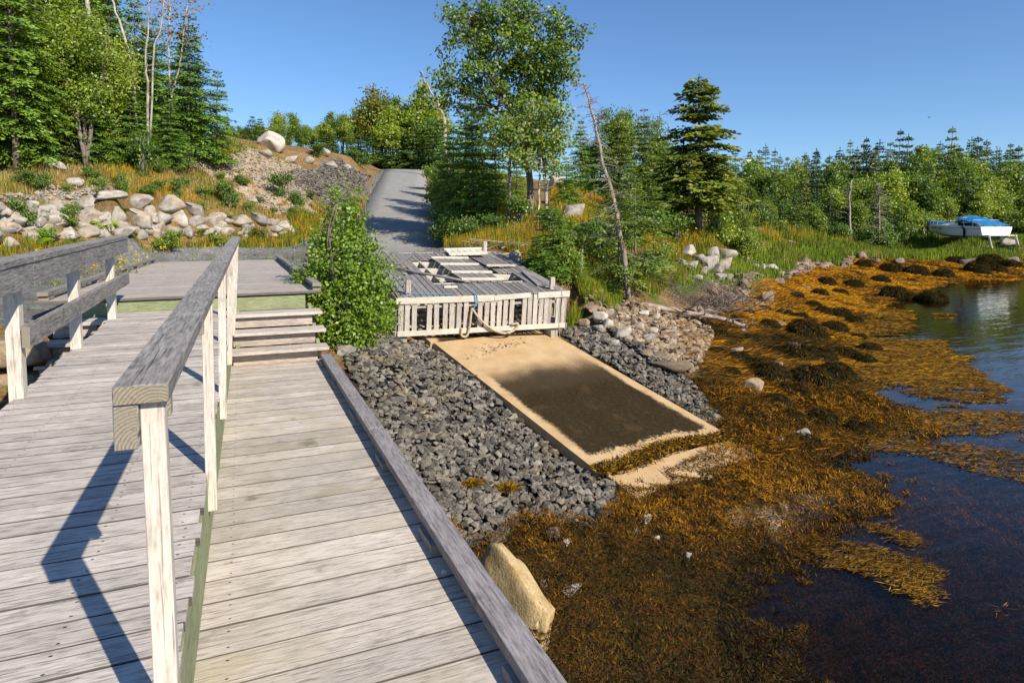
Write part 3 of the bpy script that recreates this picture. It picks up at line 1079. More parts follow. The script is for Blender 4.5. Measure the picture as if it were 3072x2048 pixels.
sw = thing('boat_ramp', 'sloping tan concrete boat ramp with a dark algae stain below the wooden float', 'boat ramp', (3.45, 12.1, -.55))
ax = np.array([4.4 - 3.45, 7.4 - 12.1, -1.62 + .55])
Ls = np.linalg.norm(ax)
Xd = Vector(ax / Ls)
Yd = Vector((.985, .17, 0))
Yd = (Yd - Xd * Yd.dot(Xd)).normalized()
Zd = Xd.cross(Yd)
Ms = Matrix((Xd, Yd, Zd)).transposed().to_4x4()
o = link('slab', slab_mesh(Ls - .02, 2.78, .16), M['concrete'], sw)
o.matrix_basis = Ms
o2 = link('slab', slab_mesh(2.2, 2.9, .16), M['concrete'], sw)
Mb = Ms.copy()
Mb.translation = Xd * -2.24 + Yd * -.05
o2.matrix_basis = Mb
o3 = link('slab', slab_mesh(.50, 2.6, .12, .30), M['concrete'], sw)
Mb = Ms.copy()
Mb.translation = Xd * (Ls + .10) + Yd * .10 + Vector((0, 0, -.03))
o3.matrix_basis = Mb

# ------------------------------------------------------------------ stones
def hull_stone(seed, sx=1, sy=.8, sz=.6, n=13):
    r = np.random.default_rng(seed)
    p = r.normal(size=(n, 3))
    p /= np.linalg.norm(p, axis=1, keepdims=True)
    p *= r.uniform(.75, 1.15, (n, 1)) * np.array([sx, sy, sz]) * .5
    bm = bmesh.new()
    for q in p:
        bm.verts.new(q)
    res = bmesh.ops.convex_hull(bm, input=list(bm.verts))
    bmesh.ops.delete(bm, geom=list({e for e in res['geom_interior'] + res['geom_unused'] if isinstance(e, bmesh.types.BMVert) and e.is_valid}), context='VERTS')
    bm.verts.index_update()
    bmesh.ops.triangulate(bm, faces=bm.faces)
    V = np.array([v.co[:] for v in bm.verts])
    F = np.array([[v.index for v in f.verts] for f in bm.faces])
    bm.free()
    return V, F


def boulder_mesh(name, seed, dims, sub=3, cuts=13, rough=.09):
    r = np.random.default_rng(seed)
    bm = bmesh.new()
    bmesh.ops.create_icosphere(bm, subdivisions=sub, radius=1)
    V = np.array([v.co[:] for v in bm.verts])
    F = np.array([[v.index for v in f.verts] for f in bm.faces])
    bm.free()
    for _ in range(cuts):
        n = r.normal(size=3)
        n /= np.linalg.norm(n)
        c = r.uniform(.38, .74)
        dp = V @ n
        V = V - np.maximum(0, dp - c)[:, None] * n
    off = r.uniform(-50, 50, 3)
    for i in range(len(V)):
        q = V[i]
        k_ = mnoise.noise(Vector(q * 1.6 + off)) * rough + mnoise.noise(Vector(q * 4.5 + off)) * rough * .4
        V[i] = q * (1 + k_)
    mn, mx_ = V.min(0), V.max(0)
    V = (V - (mn + mx_) / 2) / (mx_ - mn) * np.array(dims)
    return mesh_np(name, V, [F], smooth_=True)


BP = [boulder_mesh('boulder_shape', 100 + i, (1, 1, 1), 3 if i < 6 else 2) for i in range(12)]
_bv = {}


def put_boulder(name, pos, dims, mat, rz=None, tilt=.15, k=None, parent=None, small=False):
    k = random.randrange(6, 12) if small else (random.randrange(12) if k is None else k)
    key = (k, mat.name)
    if key not in _bv:
        m2 = BP[k].copy()
        m2.materials.clear()
        m2.materials.append(mat)
        _bv[key] = m2
    o = bpy.data.objects.new(name, _bv[key])
    COL.objects.link(o)
    p = Vector([float(c) for c in pos])
    if parent is not None:
        o.parent = parent
        p = p - parent.location
    o.location = p
    o.scale = [float(d) for d in dims]
    o.rotation_euler = (random.uniform(-tilt, tilt), random.uniform(-tilt, tilt), random.uniform(-.5, .5) - YAW if rz is None else rz)
    return o


# dry stone wall of boulders: u, v centre and width, height in the survey picture
WALL = [(55, 628, 112, 46), (165, 632, 132, 50), (272, 613, 68, 52), (338, 598, 76, 28), (420, 613, 64, 46), (500, 619, 106, 54), (581, 632, 64, 44),
        (14, 678, 36, 52), (118, 668, 56, 42), (178, 668, 54, 42), (265, 660, 62, 54), (350, 652, 54, 56), (415, 664, 88, 58), (488, 665, 56, 44), (542, 662, 60, 48), (590, 667, 46, 36),
        (648, 668, 54, 44), (717, 669, 72, 34), (776, 661, 58, 34), (818, 671, 34, 25), (854, 676, 42, 24), (452, 640, 30, 34), (216, 650, 46, 40),
        (30, 735, 50, 36), (90, 712, 60, 40), (150, 714, 56, 40), (210, 706, 58, 36), (268, 707, 58, 40), (372, 702, 62, 38), (424, 708, 40, 34), (466, 706, 42, 42), (516, 704, 58, 42), (566, 703, 46, 34), (628, 707, 42, 36),
        (680, 700, 42, 30), (736, 694, 50, 34), (788, 698, 46, 28), (832, 694, 40, 24), (872, 693, 30, 24), (320, 700, 44, 36), (-60, 640, 110, 60), (-50, 700, 90, 60), (-150, 660, 110, 80)]
wl = thing('rock_wall', 'dry stacked wall of pale granite boulders at the foot of the left bank', 'stone wall', hit(420, 728))
for i, (u, v, w, h) in enumerate(WALL):
    p = hit(u, v)
    d = depth(p)
    p = p - HF * .10
    W_, H_ = w * d / FPX * 1.10, h * d / FPX * 1.16
    put_boulder('boulder', p, (W_, min(W_, 1.0) * .9, H_), M['granite'], rz=-YAW + random.uniform(-.15, .15), tilt=.08, k=i % 6, parent=wl)
# fill behind the face
for i in range(90):
    u = random.uniform(-60, 860)
    v = random.uniform(620 + u * .05, 715)
    put_boulder('boulder', hit(u, v) + HF * .08, (random.uniform(.35, .65), .5, random.uniform(.28, .42)), M['granite'], parent=wl, small=True)

# block retaining wall left of the steps
bwall = thing('block_wall', 'rough tan stone block wall holding up the gravel beside the left steps', 'stone wall', (-3, 8.6, 0))
for i, (x, z, w, h) in enumerate([(-2.35, .33, .75, .36), (-3.05, .34, .62, .34), (-3.75, .33, .8, .34), (-2.5, -.03, .95, .34), (-3.4, -.04, .85, .35), (-4.3, 0, .9, .4), (-2.2, -.4, .7, .36), (-3.0, -.42, .9, .36), (-3.95, -.4, .9, .38), (-1.75, .1, .5, .3), (-1.7, -.25, .55, .3), (-4.6, .36, .8, .36), (-5.4, .2, .9, .5)]):
    me = boulder_mesh('block', 300 + i, (w, .55, h), 3, 5, .05)
    V = np.empty(len(me.vertices) * 3, np.float32)
    me.vertices.foreach_get('co', V)
    V = V.reshape(-1, 3)
    hx = np.array([w, .55, h]) / 2
    q = V / hx
    q = np.sign(q) * np.abs(q) ** .42
    me.vertices.foreach_set('co', (q * hx * .93).astype(np.float32).ravel())
    ob = link('block', me, M['cobble'], bwall)
    ob.location = (x + 3, 8.45 - 8.6 + random.uniform(-.04, .04), z)
    ob.rotation_euler = (random.uniform(-.05, .05), random.uniform(-.05, .05), random.uniform(-.1, .1))

# boulders lying on their own: u, v, w, h, label, depth offset
SOLO = [
    (810, 422, 90, 62, 'largest pale boulder perched on the crest of the left bank', 'bigstone'),
    (958, 453, 62, 30, 'pale boulder half hidden behind a bush on the bank crest', 'bigstone'),
    (1063, 458, 68, 30, 'flat topped pale boulder beside the round bush near the road', 'bigstone'),
    (384, 436, 60, 32, 'pale rock at the foot of the firs on the upper bank', 'granite'),
    (165, 497, 58, 28, 'pale rock beside the dark root clump under the left firs', 'granite'),
    (228, 550, 46, 30, 'flat grey rock on bare soil above the left end of the wall', 'granite'),
    (797, 462, 40, 26, 'small pale rock just below the largest crest boulder', 'granite'),
    (872, 478, 42, 20, 'low pale rock left of two others at the top of the stony slope', 'granite'),
    (926, 484, 36, 22, 'middle pale rock along the top of the dark stony slope', 'granite'),
    (994, 494, 34, 20, 'right hand pale rock at the top of the dark stony slope', 'granite'),
    (1042, 503, 22, 16, 'small pale rock at the upper left corner of the road', 'granite'),
    (758, 602, 30, 16, 'small white rock in bare gravel above the right end of the wall', 'granite'),
    (1035, 1055, 62, 34, 'pale rock under the green alder beside the boardwalk', 'granite'),
    (1545, 775, 44, 50, 'grey boulder behind the right rear corner of the float', 'granite'),
    (1670, 545, 48, 40, 'white boulder on the yellow mound behind the maple trunks', 'bigstone'),
    (1720, 635, 66, 50, 'pale boulder half sunk in the yellow flowered mound', 'granite'),
    (2060, 752, 58, 36, 'large smooth white boulder at left of the shore boulder heap', 'bigstone'),
    (2300, 893, 44, 40, 'dark topped boulder standing in the orange weed', 'redstone'),
    (2278, 912, 34, 18, 'low brown rock in front of the dark topped boulder', 'redstone'),
    (2382, 1044, 54, 34, 'reddish boulder ringed by dark weed in the cove', 'redstone'),
    (2260, 1160, 62, 48, 'tan pink boulder on the weed right of the boat ramp', 'cobble'),
    (2408, 1306, 70, 46, 'pale yellowish boulder near the foot of the boat ramp', 'granite'),
    (2585, 768, 36, 26, 'rusty brown rock at the edge of the far shore grass', 'redstone'),
    (3017, 733, 52, 30, 'square grey boulder in the grass below the motorboat', 'granite'),
    (2006, 1098, 130, 40, 'long tan ledge rock between dark crushed stone and cobbles', 'cobble'),
]
BIG = boulder_mesh('boulder_shape', 777, (1, 1, 1), 3, 7, .12)
for u, v, w, h, lab, m_ in SOLO:
    p = hit(u, v + h * .38)
    d = depth(p)
    W_, H_ = w * d / FPX, h * d / FPX
    o = put_boulder('boulder' if w > 45 else 'rock', p + np.array([0, 0, H_ * .30]), (W_ * 1.05, W_ * .75, H_ * 1.15), M[m_], tilt=.06)
    if w > 60:
        o.data = BIG if m_ == 'bigstone' else o.data
    tag(o, lab, 'boulder' if w > 45 else 'rock')
BIG.materials.append(M['bigstone'])
# barnacled ledge beside the curb
me = boulder_mesh('boulder', 555, (.34, .95, .70), 4, 5, .20)
o = link('boulder', me, M['rockweedrock'])
o.location = tuple(at_z(1545, 1800, -1.45))
o.rotation_euler = (.25, .1, .32)
tag(o, 'golden barnacled boulder rising beside the boardwalk curb near the camera', 'boulder')

# heap of white boulders at the cove's shore
HEAP = [(2140, 762, 42, 26), (2178, 768, 50, 30), (2128, 795, 44, 34), (2168, 795, 40, 26), (2205, 772, 24, 28), (2226, 745, 26, 18), (2245, 755, 40, 34), (2228, 785, 36, 38), (2263, 800, 20, 16), (2285, 803, 22, 16),
        (2312, 802, 28, 14), (2150, 812, 36, 28), (2098, 782, 30, 26), (2110, 815, 26, 22), (2160, 835, 30, 18), (2185, 838, 22, 16), (2070, 800, 34, 24), (2195, 748, 24, 14), (2040, 790, 30, 18), (2090, 838, 30, 20), (2345, 822, 20, 12), (2120, 845, 26, 16)]
for u, v, w, h in HEAP:
    p = hit(u, v + h * .3)
    d = depth(p)
    o = put_boulder('boulder', p + np.array([0, 0, h * d / FPX * .3]), (w * d / FPX * 1.45, w * d / FPX * 1.1, h * d / FPX * 1.5), M['granite'])
    tag(o, 'pale boulder in the tumbled heap on the grassy shore by the brush pile', 'boulder', 'white boulders heaped on the cove shore')
EDGE = [(1770, 950, 36, 26), (1752, 972, 34, 28), (1800, 955, 44, 34), (1822, 975, 34, 30), (1795, 990, 42, 30), (1850, 985, 30, 22), (1868, 1005, 52, 34), (1915, 985, 40, 30), (1886, 1022, 30, 22), (1842, 1030, 30, 20), (1945, 1022, 44, 36), (1960, 1000, 36, 26),
        (1930, 945, 34, 20), (1965, 955, 30, 22), (1985, 980, 34, 24), (2015, 995, 36, 30), (2010, 1030, 40, 24), (1900, 940, 30, 18), (1985, 1045, 38, 26), (1875, 955, 26, 16), (1940, 1060, 42, 22), (1990, 1070, 50, 26), (1828, 945, 28, 18)]
for u, v, w, h in EDGE:
    p = hit(u, v + h * .3)
    d = depth(p)
    o = put_boulder('rock', p + np.array([0, 0, h * d / FPX * .3]), (w * d / FPX * 1.1, w * d / FPX * .85, h * d / FPX * 1.25), M[random.choice(['bigstone', 'granite', 'cobble'])])
    tag(o, 'whitish rock along the bank edge between the float and the fallen log', 'rock', 'rocks edging the boat ramp stone')


def scatter_poly(poly, n, rng):
    mn, mx_ = poly.min(0), poly.max(0)
    out = []
    tot = 0
    while tot < n:
        p = rng.uniform(mn, mx_, (n * 4, 2))
        p = p[inside(poly, p[:, 0], p[:, 1])]
        out.append(p)
        tot += len(p)
    return np.concatenate(out)[:n]


HS = [hull_stone(40 + i, 1, random.uniform(.65, .95), random.uniform(.4, .65)) for i in range(16)]


def stone_field(root, polys, counts, sizes, mat, n_ind, sink=.12, protos=None, name='stone', layers=1.0):
    """stones on the ground: the n_ind largest in view one by one, the rest as one mesh"""
    P, S = [], []
    for poly, n in zip(polys, counts):
        p = scatter_poly(poly, n, RNG)
        P.append(p)
        S.append(RNG.uniform(sizes[0], sizes[1], n) * np.where(RNG.random(n) < .12, 1.35, 1))
    P, S = np.concatenate(P), np.concatenate(S)
    z = terrain(P[:, 0], P[:, 1])
    keep = ~((P[:, 0] < 1.02) & (P[:, 1] < 8.6))
    in_slab = inside(np.array([[3.40, 12.4], [6.25, 12.4], [7.25, 8.05], [4.36, 7.3]]), P[:, 0], P[:, 1])
    keep &= ~in_slab
    P, S, z = P[keep], S[keep], z[keep]
    dd = P @ HF[:2]
    order = np.argsort(-S / dd)
    mb_ = MB()
    ti = []
    shared = {}
    for rank, i in enumerate(order):
        kx = rank % len(HS)
        Vp, Fp = HS[kx]
        rot = Matrix.Rotation(random.uniform(0, 6.28), 3, 'Z') @ Matrix.Rotation(random.uniform(-.55, .55), 3, 'X') @ Matrix.Rotation(random.uniform(-.55, .55), 3, 'Y')
        s = S[i]
        pos = np.array([P[i, 0], P[i, 1], z[i] + s * sink + random.uniform(0, .05) * layers])
        if rank < n_ind:
            if kx not in shared:
                m_ = mesh_np(name, Vp, [Fp])
                m_.materials.append(mat)
                shared[kx] = m_
            o = bpy.data.objects.new(name, shared[kx])
            COL.objects.link(o)
            o.parent = root
            o.location = Vector(pos) - root.location
            o.rotation_euler = rot.to_euler()
            o.scale = (s, s, s)
        else:
            mb_.add(Vp @ np.array(rot).T * s + pos, None, Fp)
            ti.append(np.full(len(Fp), random.random()))
    if mb_.n:
        me_ = mesh_np('loose_stone', np.concatenate(mb_.v) - np.array(root.location[:]), [np.concatenate(mb_.t)], tint=np.concatenate(ti))
        o = link('loose_stone', me_, mat, root)
        o['kind'] = 'stuff'


sb = thing('stone_bank', 'bank of dark angular crushed stone between the boardwalk and boat ramp', 'stone bank', (2.6, 9, -1))
stone_field(sb, [Z_SLATE], [4600], (.06, .165), M['slate'], 300)
sb2 = thing('stone_bank', 'narrow strip of dark crushed stone on the far side of boat ramp', 'stone bank', (7.5, 10.5, -1))
stone_field(sb2, [Z_SLATE2], [1500], (.06, .16), M['slate'], 220)
cb = thing('cobble_bank', 'tan and brown cobbles running down to the weed below the fallen log', 'cobble bank', hit(2000, 1010))
stone_field(cb, [Z_COB], [1100], (.09, .27), M['cobble'], 260, sink=.15)
sb3 = thing('stone_bank', 'slope of grey crushed stone left of the road below the row of pale rocks', 'stone bank', hit(1030, 560))
stone_field(sb3, [Z_STONY], [2600], (.12, .30), M['slate'], 120)
rub = thing('rubble_slope', 'bare pale gravelly rubble on the eroded left bank', 'rubble', hit(720, 500))
stone_field(rub, Z_TAN[:3], [900, 420, 160], (.06, .26), M['granite'], 120)
# stones among the weed of the cove's edge
Z_RIM = poly_px([(2060, 945), (2150, 878), (2280, 832), (2390, 800), (2540, 776), (2560, 784), (2420, 822), (2330, 850), (2200, 905), (2110, 965)])
cb3 = thing('cobble_bank', 'brown stones along the tide line between green grass and orange weed', 'cobble bank', hit(2330, 835))
stone_field(cb3, [Z_RIM], [420], (.18, .6), M['redstone'], 160, sink=.2)

# ------------------------------------------------------------------ wooden float on the slipway
FA = np.array([2.76, 12.32, -.42])
frz = R(-3.0)
fpit = math.atan(.150)
fl = bpy.data.objects.new('lobster_float', None)
COL.objects.link(fl)
fl.location = FA
fl.rotation_euler = (fpit, 0, frz)
tag(fl, 'weathered slatted wooden float with openings in its deck resting on the boat ramp', 'float')
FWd, FLn, FH = 3.62, 4.75, .80


def fb(name, p0, p1, w, t, mat, up=(0, 0, 1)):
    """timber in the float's own axes"""
    o = beam(name, p0, p1, w, t, mat, None, up)
    o.parent = fl
    return o


# frame
for x in (.04, 1.2, 2.4, FWd - .04):
    fb('bottom_beam', (x, .02, .03), (x, FLn, .03), .09, .12, M['floatslat'])
    fb('deck_joist', (x, .06, FH - .10), (x, FLn - .02, FH - .10), .05, .14, M['floatslat'])
for y_ in (1.25, 2.05, 2.85, 3.65, 4.5):
    fb('cross_beam', (.05, y_, FH - .115), (FWd - .05, y_, FH - .115), .06, .15, M['floattrim'])
for y_ in np.arange(.3, 4.6, .42):
    fb('floor_slat', (.05, y_, .10), (FWd - .05, y_, .10), .12, .025, M['floatslat'])
for x in (.05, 1.2, 2.4, FWd - .05):
    fb('corner_post', (x, .07, .1), (x, .07, FH - .03), .08, .08, M['floatslat'], up=(0, 1, 0))
    fb('corner_post', (x, FLn - .07, .1), (x, FLn - .07, FH - .03), .08, .08, M['floatslat'], up=(0, 1, 0))
# deck boards with the two openings
xs0 = 0.0
kk = 0
while xs0 < FWd - .05:
    w = random.uniform(.108, .128)
    xc = xs0 + w / 2
    segs = [(.0, FLn)]
    if .98 < xc < 1.98:
        segs = [(0, 1.02), (3.72, FLn)] if xc < 1.5 else [(0, 1.02), (3.72, FLn)]
    elif 2.52 < xc < 3.12:
        segs = [(0, 1.02), (1.98, FLn)]
    elif kk % 3 == 0:
        segs = [(0, 1.92), (1.93, FLn)]
    elif kk % 3 == 1:
        segs = [(0, 2.84), (2.85, FLn)]
    if kk in (5, 22):
        segs = [(segs[0][0], segs[0][1]), ] if len(segs) > 1 else [(0, 2.05), (2.85, FLn)]
    for a, b in segs:
        a2 = a - (random.uniform(0, .012) if a == 0 else random.uniform(-.04, .0))
        b2 = b + random.uniform(-.03, .02)
        zz = FH - .0105 + random.uniform(-.004, .006)
        fb('deck_board', (xc + random.uniform(-.004, .004), a2, zz), (xc + random.uniform(-.006, .006), b2, zz + random.uniform(-.004, .008)), w - .013, .025, M['floattop'])
    xs0 += w
    kk += 1
# front slats at their uneven spacing
for px_ in (318, 335, 395, 465, 610, 685, 770, 835, 908, 980, 1120, 1192, 1258, 1325, 1390, 1455, 1592, 1652, 1712, 1775, 1838, 1965, 2030, 2052):
    x = (px_ - 305) / 1750 * FWd
    z0 = random.uniform(.04, .07)
    fb('front_slat', (x + random.uniform(-.008, .008), -.012, z0), (x + random.uniform(-.012, .012), -.012, FH - .035), .098 if px_ not in (318, 2052) else .03, .022, M['floatslat'], up=(0, 1, 0))
fb('front_slat', (3.26, .012, .1), (3.26, .012, FH - .05), .075, .022, M['riser'], up=(0, 1, 0))
fb('front_trim', (-.03, -.036, FH - .07), (1.98, -.036, FH - .075), .125, .024, M['floattrim'], up=(0, 1, 0))
fb('front_trim', (1.985, -.036, FH - .075), (2.78, -.034, FH - .045), .105, .024, M['floattrim'], up=(0, 1, 0))
fb('front_trim', (2.95, -.036, FH - .055), (FWd + .06, -.036, FH - .045), .125, .024, M['floattrim'], up=(0, 1, 0))
fb('front_trim', (0, -.036, .06), (FWd, -.036, .06), .105, .024, M['floattrim'], up=(0, 1, 0))
fb('rear_trim', (0, FLn + .012, FH - .05), (FWd, FLn + .012, FH - .05), .11, .024, M['floattrim'], up=(0, 1, 0))
fb('front_rail', (.1, .03, FH - .22), (FWd - .1, .03, FH - .22), .05, .03, M['floatslat'], up=(0, 1, 0))
# side slats
for sx_ in (-.012, FWd + .012):
    yy = .08
    while yy < FLn:
        if random.random() < .86:
            fb('side_slat', (sx_, yy, .04), (sx_, yy + random.uniform(-.01, .01), FH - .03), .095, .022, M['floatslat'], up=(1, 0, 0))
        yy += .135
    fb('side_trim', (sx_ * 1.0 + (-.024 if sx_ < 0 else .024), -.03, .05), (sx_ + (-.024 if sx_ < 0 else .024), FLn, .05), .10, .022, M['floatslat'], up=(1, 0, 0))
yy = .1
while yy < FWd:
    fb('rear_slat', (yy, FLn - .02, .04), (yy, FLn - .02, FH - .04), .095, .022, M['floatslat'], up=(0, 1, 0))
    yy += .145
# mooring posts
for x, y_, hh in ((.24, .17, .30), (FWd - .25, .22, .27), (FWd - .42, FLn - .2, .34)):
    fb('mooring_post', (x, y_, FH - .4), (x, y_, FH + hh), .10, .085, M['floatslat'], up=(0, 1, 0))
FM = Matrix.Translation(Vector(FA)) @ Matrix.Rotation(frz, 4, 'Z') @ Matrix.Rotation(fpit, 4, 'X')


def fworld(p):
    return FM @ Vector(p)


def hatch(label, org, rz, nb, L, bw, battens, mat, mat2, lift=0.0, tilt=(0, 0)):
    e = bpy.data.objects.new('hatch_panel', None)
    COL.objects.link(e)
    e.matrix_basis = FM @ Matrix.Translation(Vector((org[0], org[1], FH + .012 + lift))) @ Matrix.Rotation(rz, 4, 'Z') @ Matrix.Rotation(tilt[0], 4, 'X') @ Matrix.Rotation(tilt[1], 4, 'Y')
    tag(e, label, 'hatch', 'loose hatch panels on the float')
    for q in range(nb):
        o = beam('board', ((q + .5) * bw, random.uniform(-.03, .03), .012), ((q + .5) * bw, L + random.uniform(-.05, .03), .012), bw - .014, .022, mat)
        o.parent = e
    for yb_ in battens:
        o = beam('batten', (-.03, yb_, .045), (nb * bw + .04, yb_ + random.uniform(-.015, .015), .045), .085, .042, mat2)
        o.parent = e
    return e


hatch('long slatted hatch panel with four pale battens lying across the float openings', (1.62, 1.0, 0), R(3), 6, 2.75, .155, (.12, .85, 1.75, 2.55), M['floattop'], M['floattrim'], .02, (R(.5), R(2)))
hatch('short pale hatch panel lying at the rear corner of the float', (2.05, 3.9, 0), R(-4), 6, .85, .165, (.06, .78), M['floattrim'], M['floattrim'], .05, (0, R(-2)))
hatch('plain grey hatch panel lying flat right of the long panel', (2.62, 2.45, 0), R(2), 5, 1.35, .14, (.03,), M['floattop'], M['floatslat'], .035, (R(-1), R(2)))
o = beam('wood_scrap', fworld((1.08, .62, FH + .03)), fworld((1.36, .60, FH + .03)), .07, .045, M['floattrim'])
tag(o, 'short pale wood scrap lying on the front of the float deck', 'plank')
for q, (xa, ya, xb, yb_, lab) in enumerate([(.55, 3.1, 1.15, 4.4, 'loose grey plank askew at the left rear of the float deck'), (3.2, .5, 3.35, 1.9, 'loose grey plank lying beside the right deck opening')]):
    o = beam('loose_plank', fworld((xa, ya, FH + .03)), fworld((xb, yb_, FH + .05)), .11, .025, M['floattop'])
    tag(o, lab, 'plank')
mb = MB()
pts = [fworld((.15, 2.9, FH + .05)), fworld((.8, 2.0, FH + .05)), fworld((1.35, 1.35, FH + .06)), fworld((1.75, .95, FH + .04))]
mb.tube([p[:] for p in pts], [.025, .03, .03, .022], 7)
tag(link('pole', mb.mesh('pole', True), M['rail']), 'long grey pole lying slantwise over the float deck opening', 'pole')


def rope_curve(name, pts, r, mat, label, cat, sag=0, n=40):
    P = np.array([list(p) for p in pts], float)
    t = np.linspace(0, len(P) - 1, n)
    # Catmull-Rom
    Q = []
    for a in t:
        i = min(int(a), len(P) - 2)
        f = a - i
        p0, p1, p2, p3 = P[max(i - 1, 0)], P[i], P[i + 1], P[min(i + 2, len(P) - 1)]
        Q.append(.5 * (2 * p1 + (p2 - p0) * f + (2 * p0 - 5 * p1 + 4 * p2 - p3) * f * f + (3 * p1 - 3 * p2 + p3 - p0) * f ** 3))
    m_ = MB()
    m_.tube(np.array(Q), r, 6)
    return tag(link(name, m_.mesh(name, True), mat), label, cat)


def fx(px_):
    return (px_ - 305) / 1750 * FWd


rope_curve('mooring_rope', [fworld(p) for p in [(fx(930), -.07, .13), (fx(935), -.075, -.03), (fx(985), -.09, -.04), (fx(1010), -.085, .15), (fx(1020), -.08, .40), (fx(1030), -.08, .53), (fx(1050), -.085, .47), (fx(1130), -.09, .27), (fx(1260), -.10, .06), (fx(1380), -.11, -.02), (fx(1480), -.10, .03), (fx(1520), -.09, .16), (fx(1450), -.075, .15)]],
           .026, M['rope'], 'thick pale rope hanging in loops down the front of float', 'rope', n=70)
rope_curve('blue_twine', [fworld(p) for p in [(fx(1050), .02, FH + .02), (fx(1055), -.06, FH), (fx(1065), -.075, .62), (fx(1045), -.08, .52), (fx(1085), -.075, .68), (fx(1075), -.06, FH), (fx(1065), .03, FH + .015)]],
           .008, M['bluerope'], 'blue twine tying the thick rope to the float edge', 'twine')
rope_curve('blue_twine', [fworld(p) for p in [(.16, .12, FH + .04), (.24, .11, FH + .05), (.33, .13, FH + .04), (.55, .1, FH + .03), (.85, .06, FH + .025), (1.1, .03, FH + .02)]],
           .007, M['bluerope'], 'blue twine running from the left mooring post along the deck', 'twine')
rope_curve('thin_rope', [fworld(p) for p in [(FWd - .42, .2, FH + .06), (FWd - .2, .16, FH + .07), (FWd - .13, -.06, FH), (FWd - .13, -.07, .4), (FWd - .14, -.08, .0), (FWd - .12, -.1, -.25)]],
           .006, M['rope'], 'thin dark cord hanging from the right mooring post', 'rope')
# blocks the float rests on
for i, (x, lab) in enumerate(((.12, 'wooden block under the left front corner of the float'), (FWd - .22, 'wooden block under the right front corner of the float'))):
    p = fworld((x, .12, -.07))
    zg = max(gz(p.x, p.y), slab_z(p.x, p.y) - .4)
    o = beam('support_block', (p.x, p.y - .1, (p.z + zg) / 2), (p.x, p.y + .25, (p.z + zg) / 2), .16, max(.08, p.z - zg + .05), M['floatslat'])
    tag(o, lab, 'block')

# ------------------------------------------------------------------ plants
def unit(v):
    return v / (np.linalg.norm(v, axis=-1, keepdims=True) + 1e-9)


def leaf_quads(C, D, Nn, L, W):
    C, D, Nn = np.asarray(C), unit(np.asarray(D)), np.asarray(Nn)
    S = unit(np.cross(D, Nn))
    L = np.broadcast_to(np.asarray(L, float), (len(C),))[:, None]
    W = np.broadcast_to(np.asarray(W, float), (len(C),))[:, None]
    V = np.stack([C, C + D * L * .45 + S * W / 2, C + D * L, C + D * L * .45 - S * W / 2], 1).reshape(-1, 3)
    F = np.arange(len(C) * 4).reshape(-1, 4)
    return V, F


def crown_mesh(C, D, Nn, L, W, tint):
    V, F = leaf_quads(C, D, Nn, L, W)
    return mesh_np('crown', V, [F], tint=np.clip(tint, 0, 1))


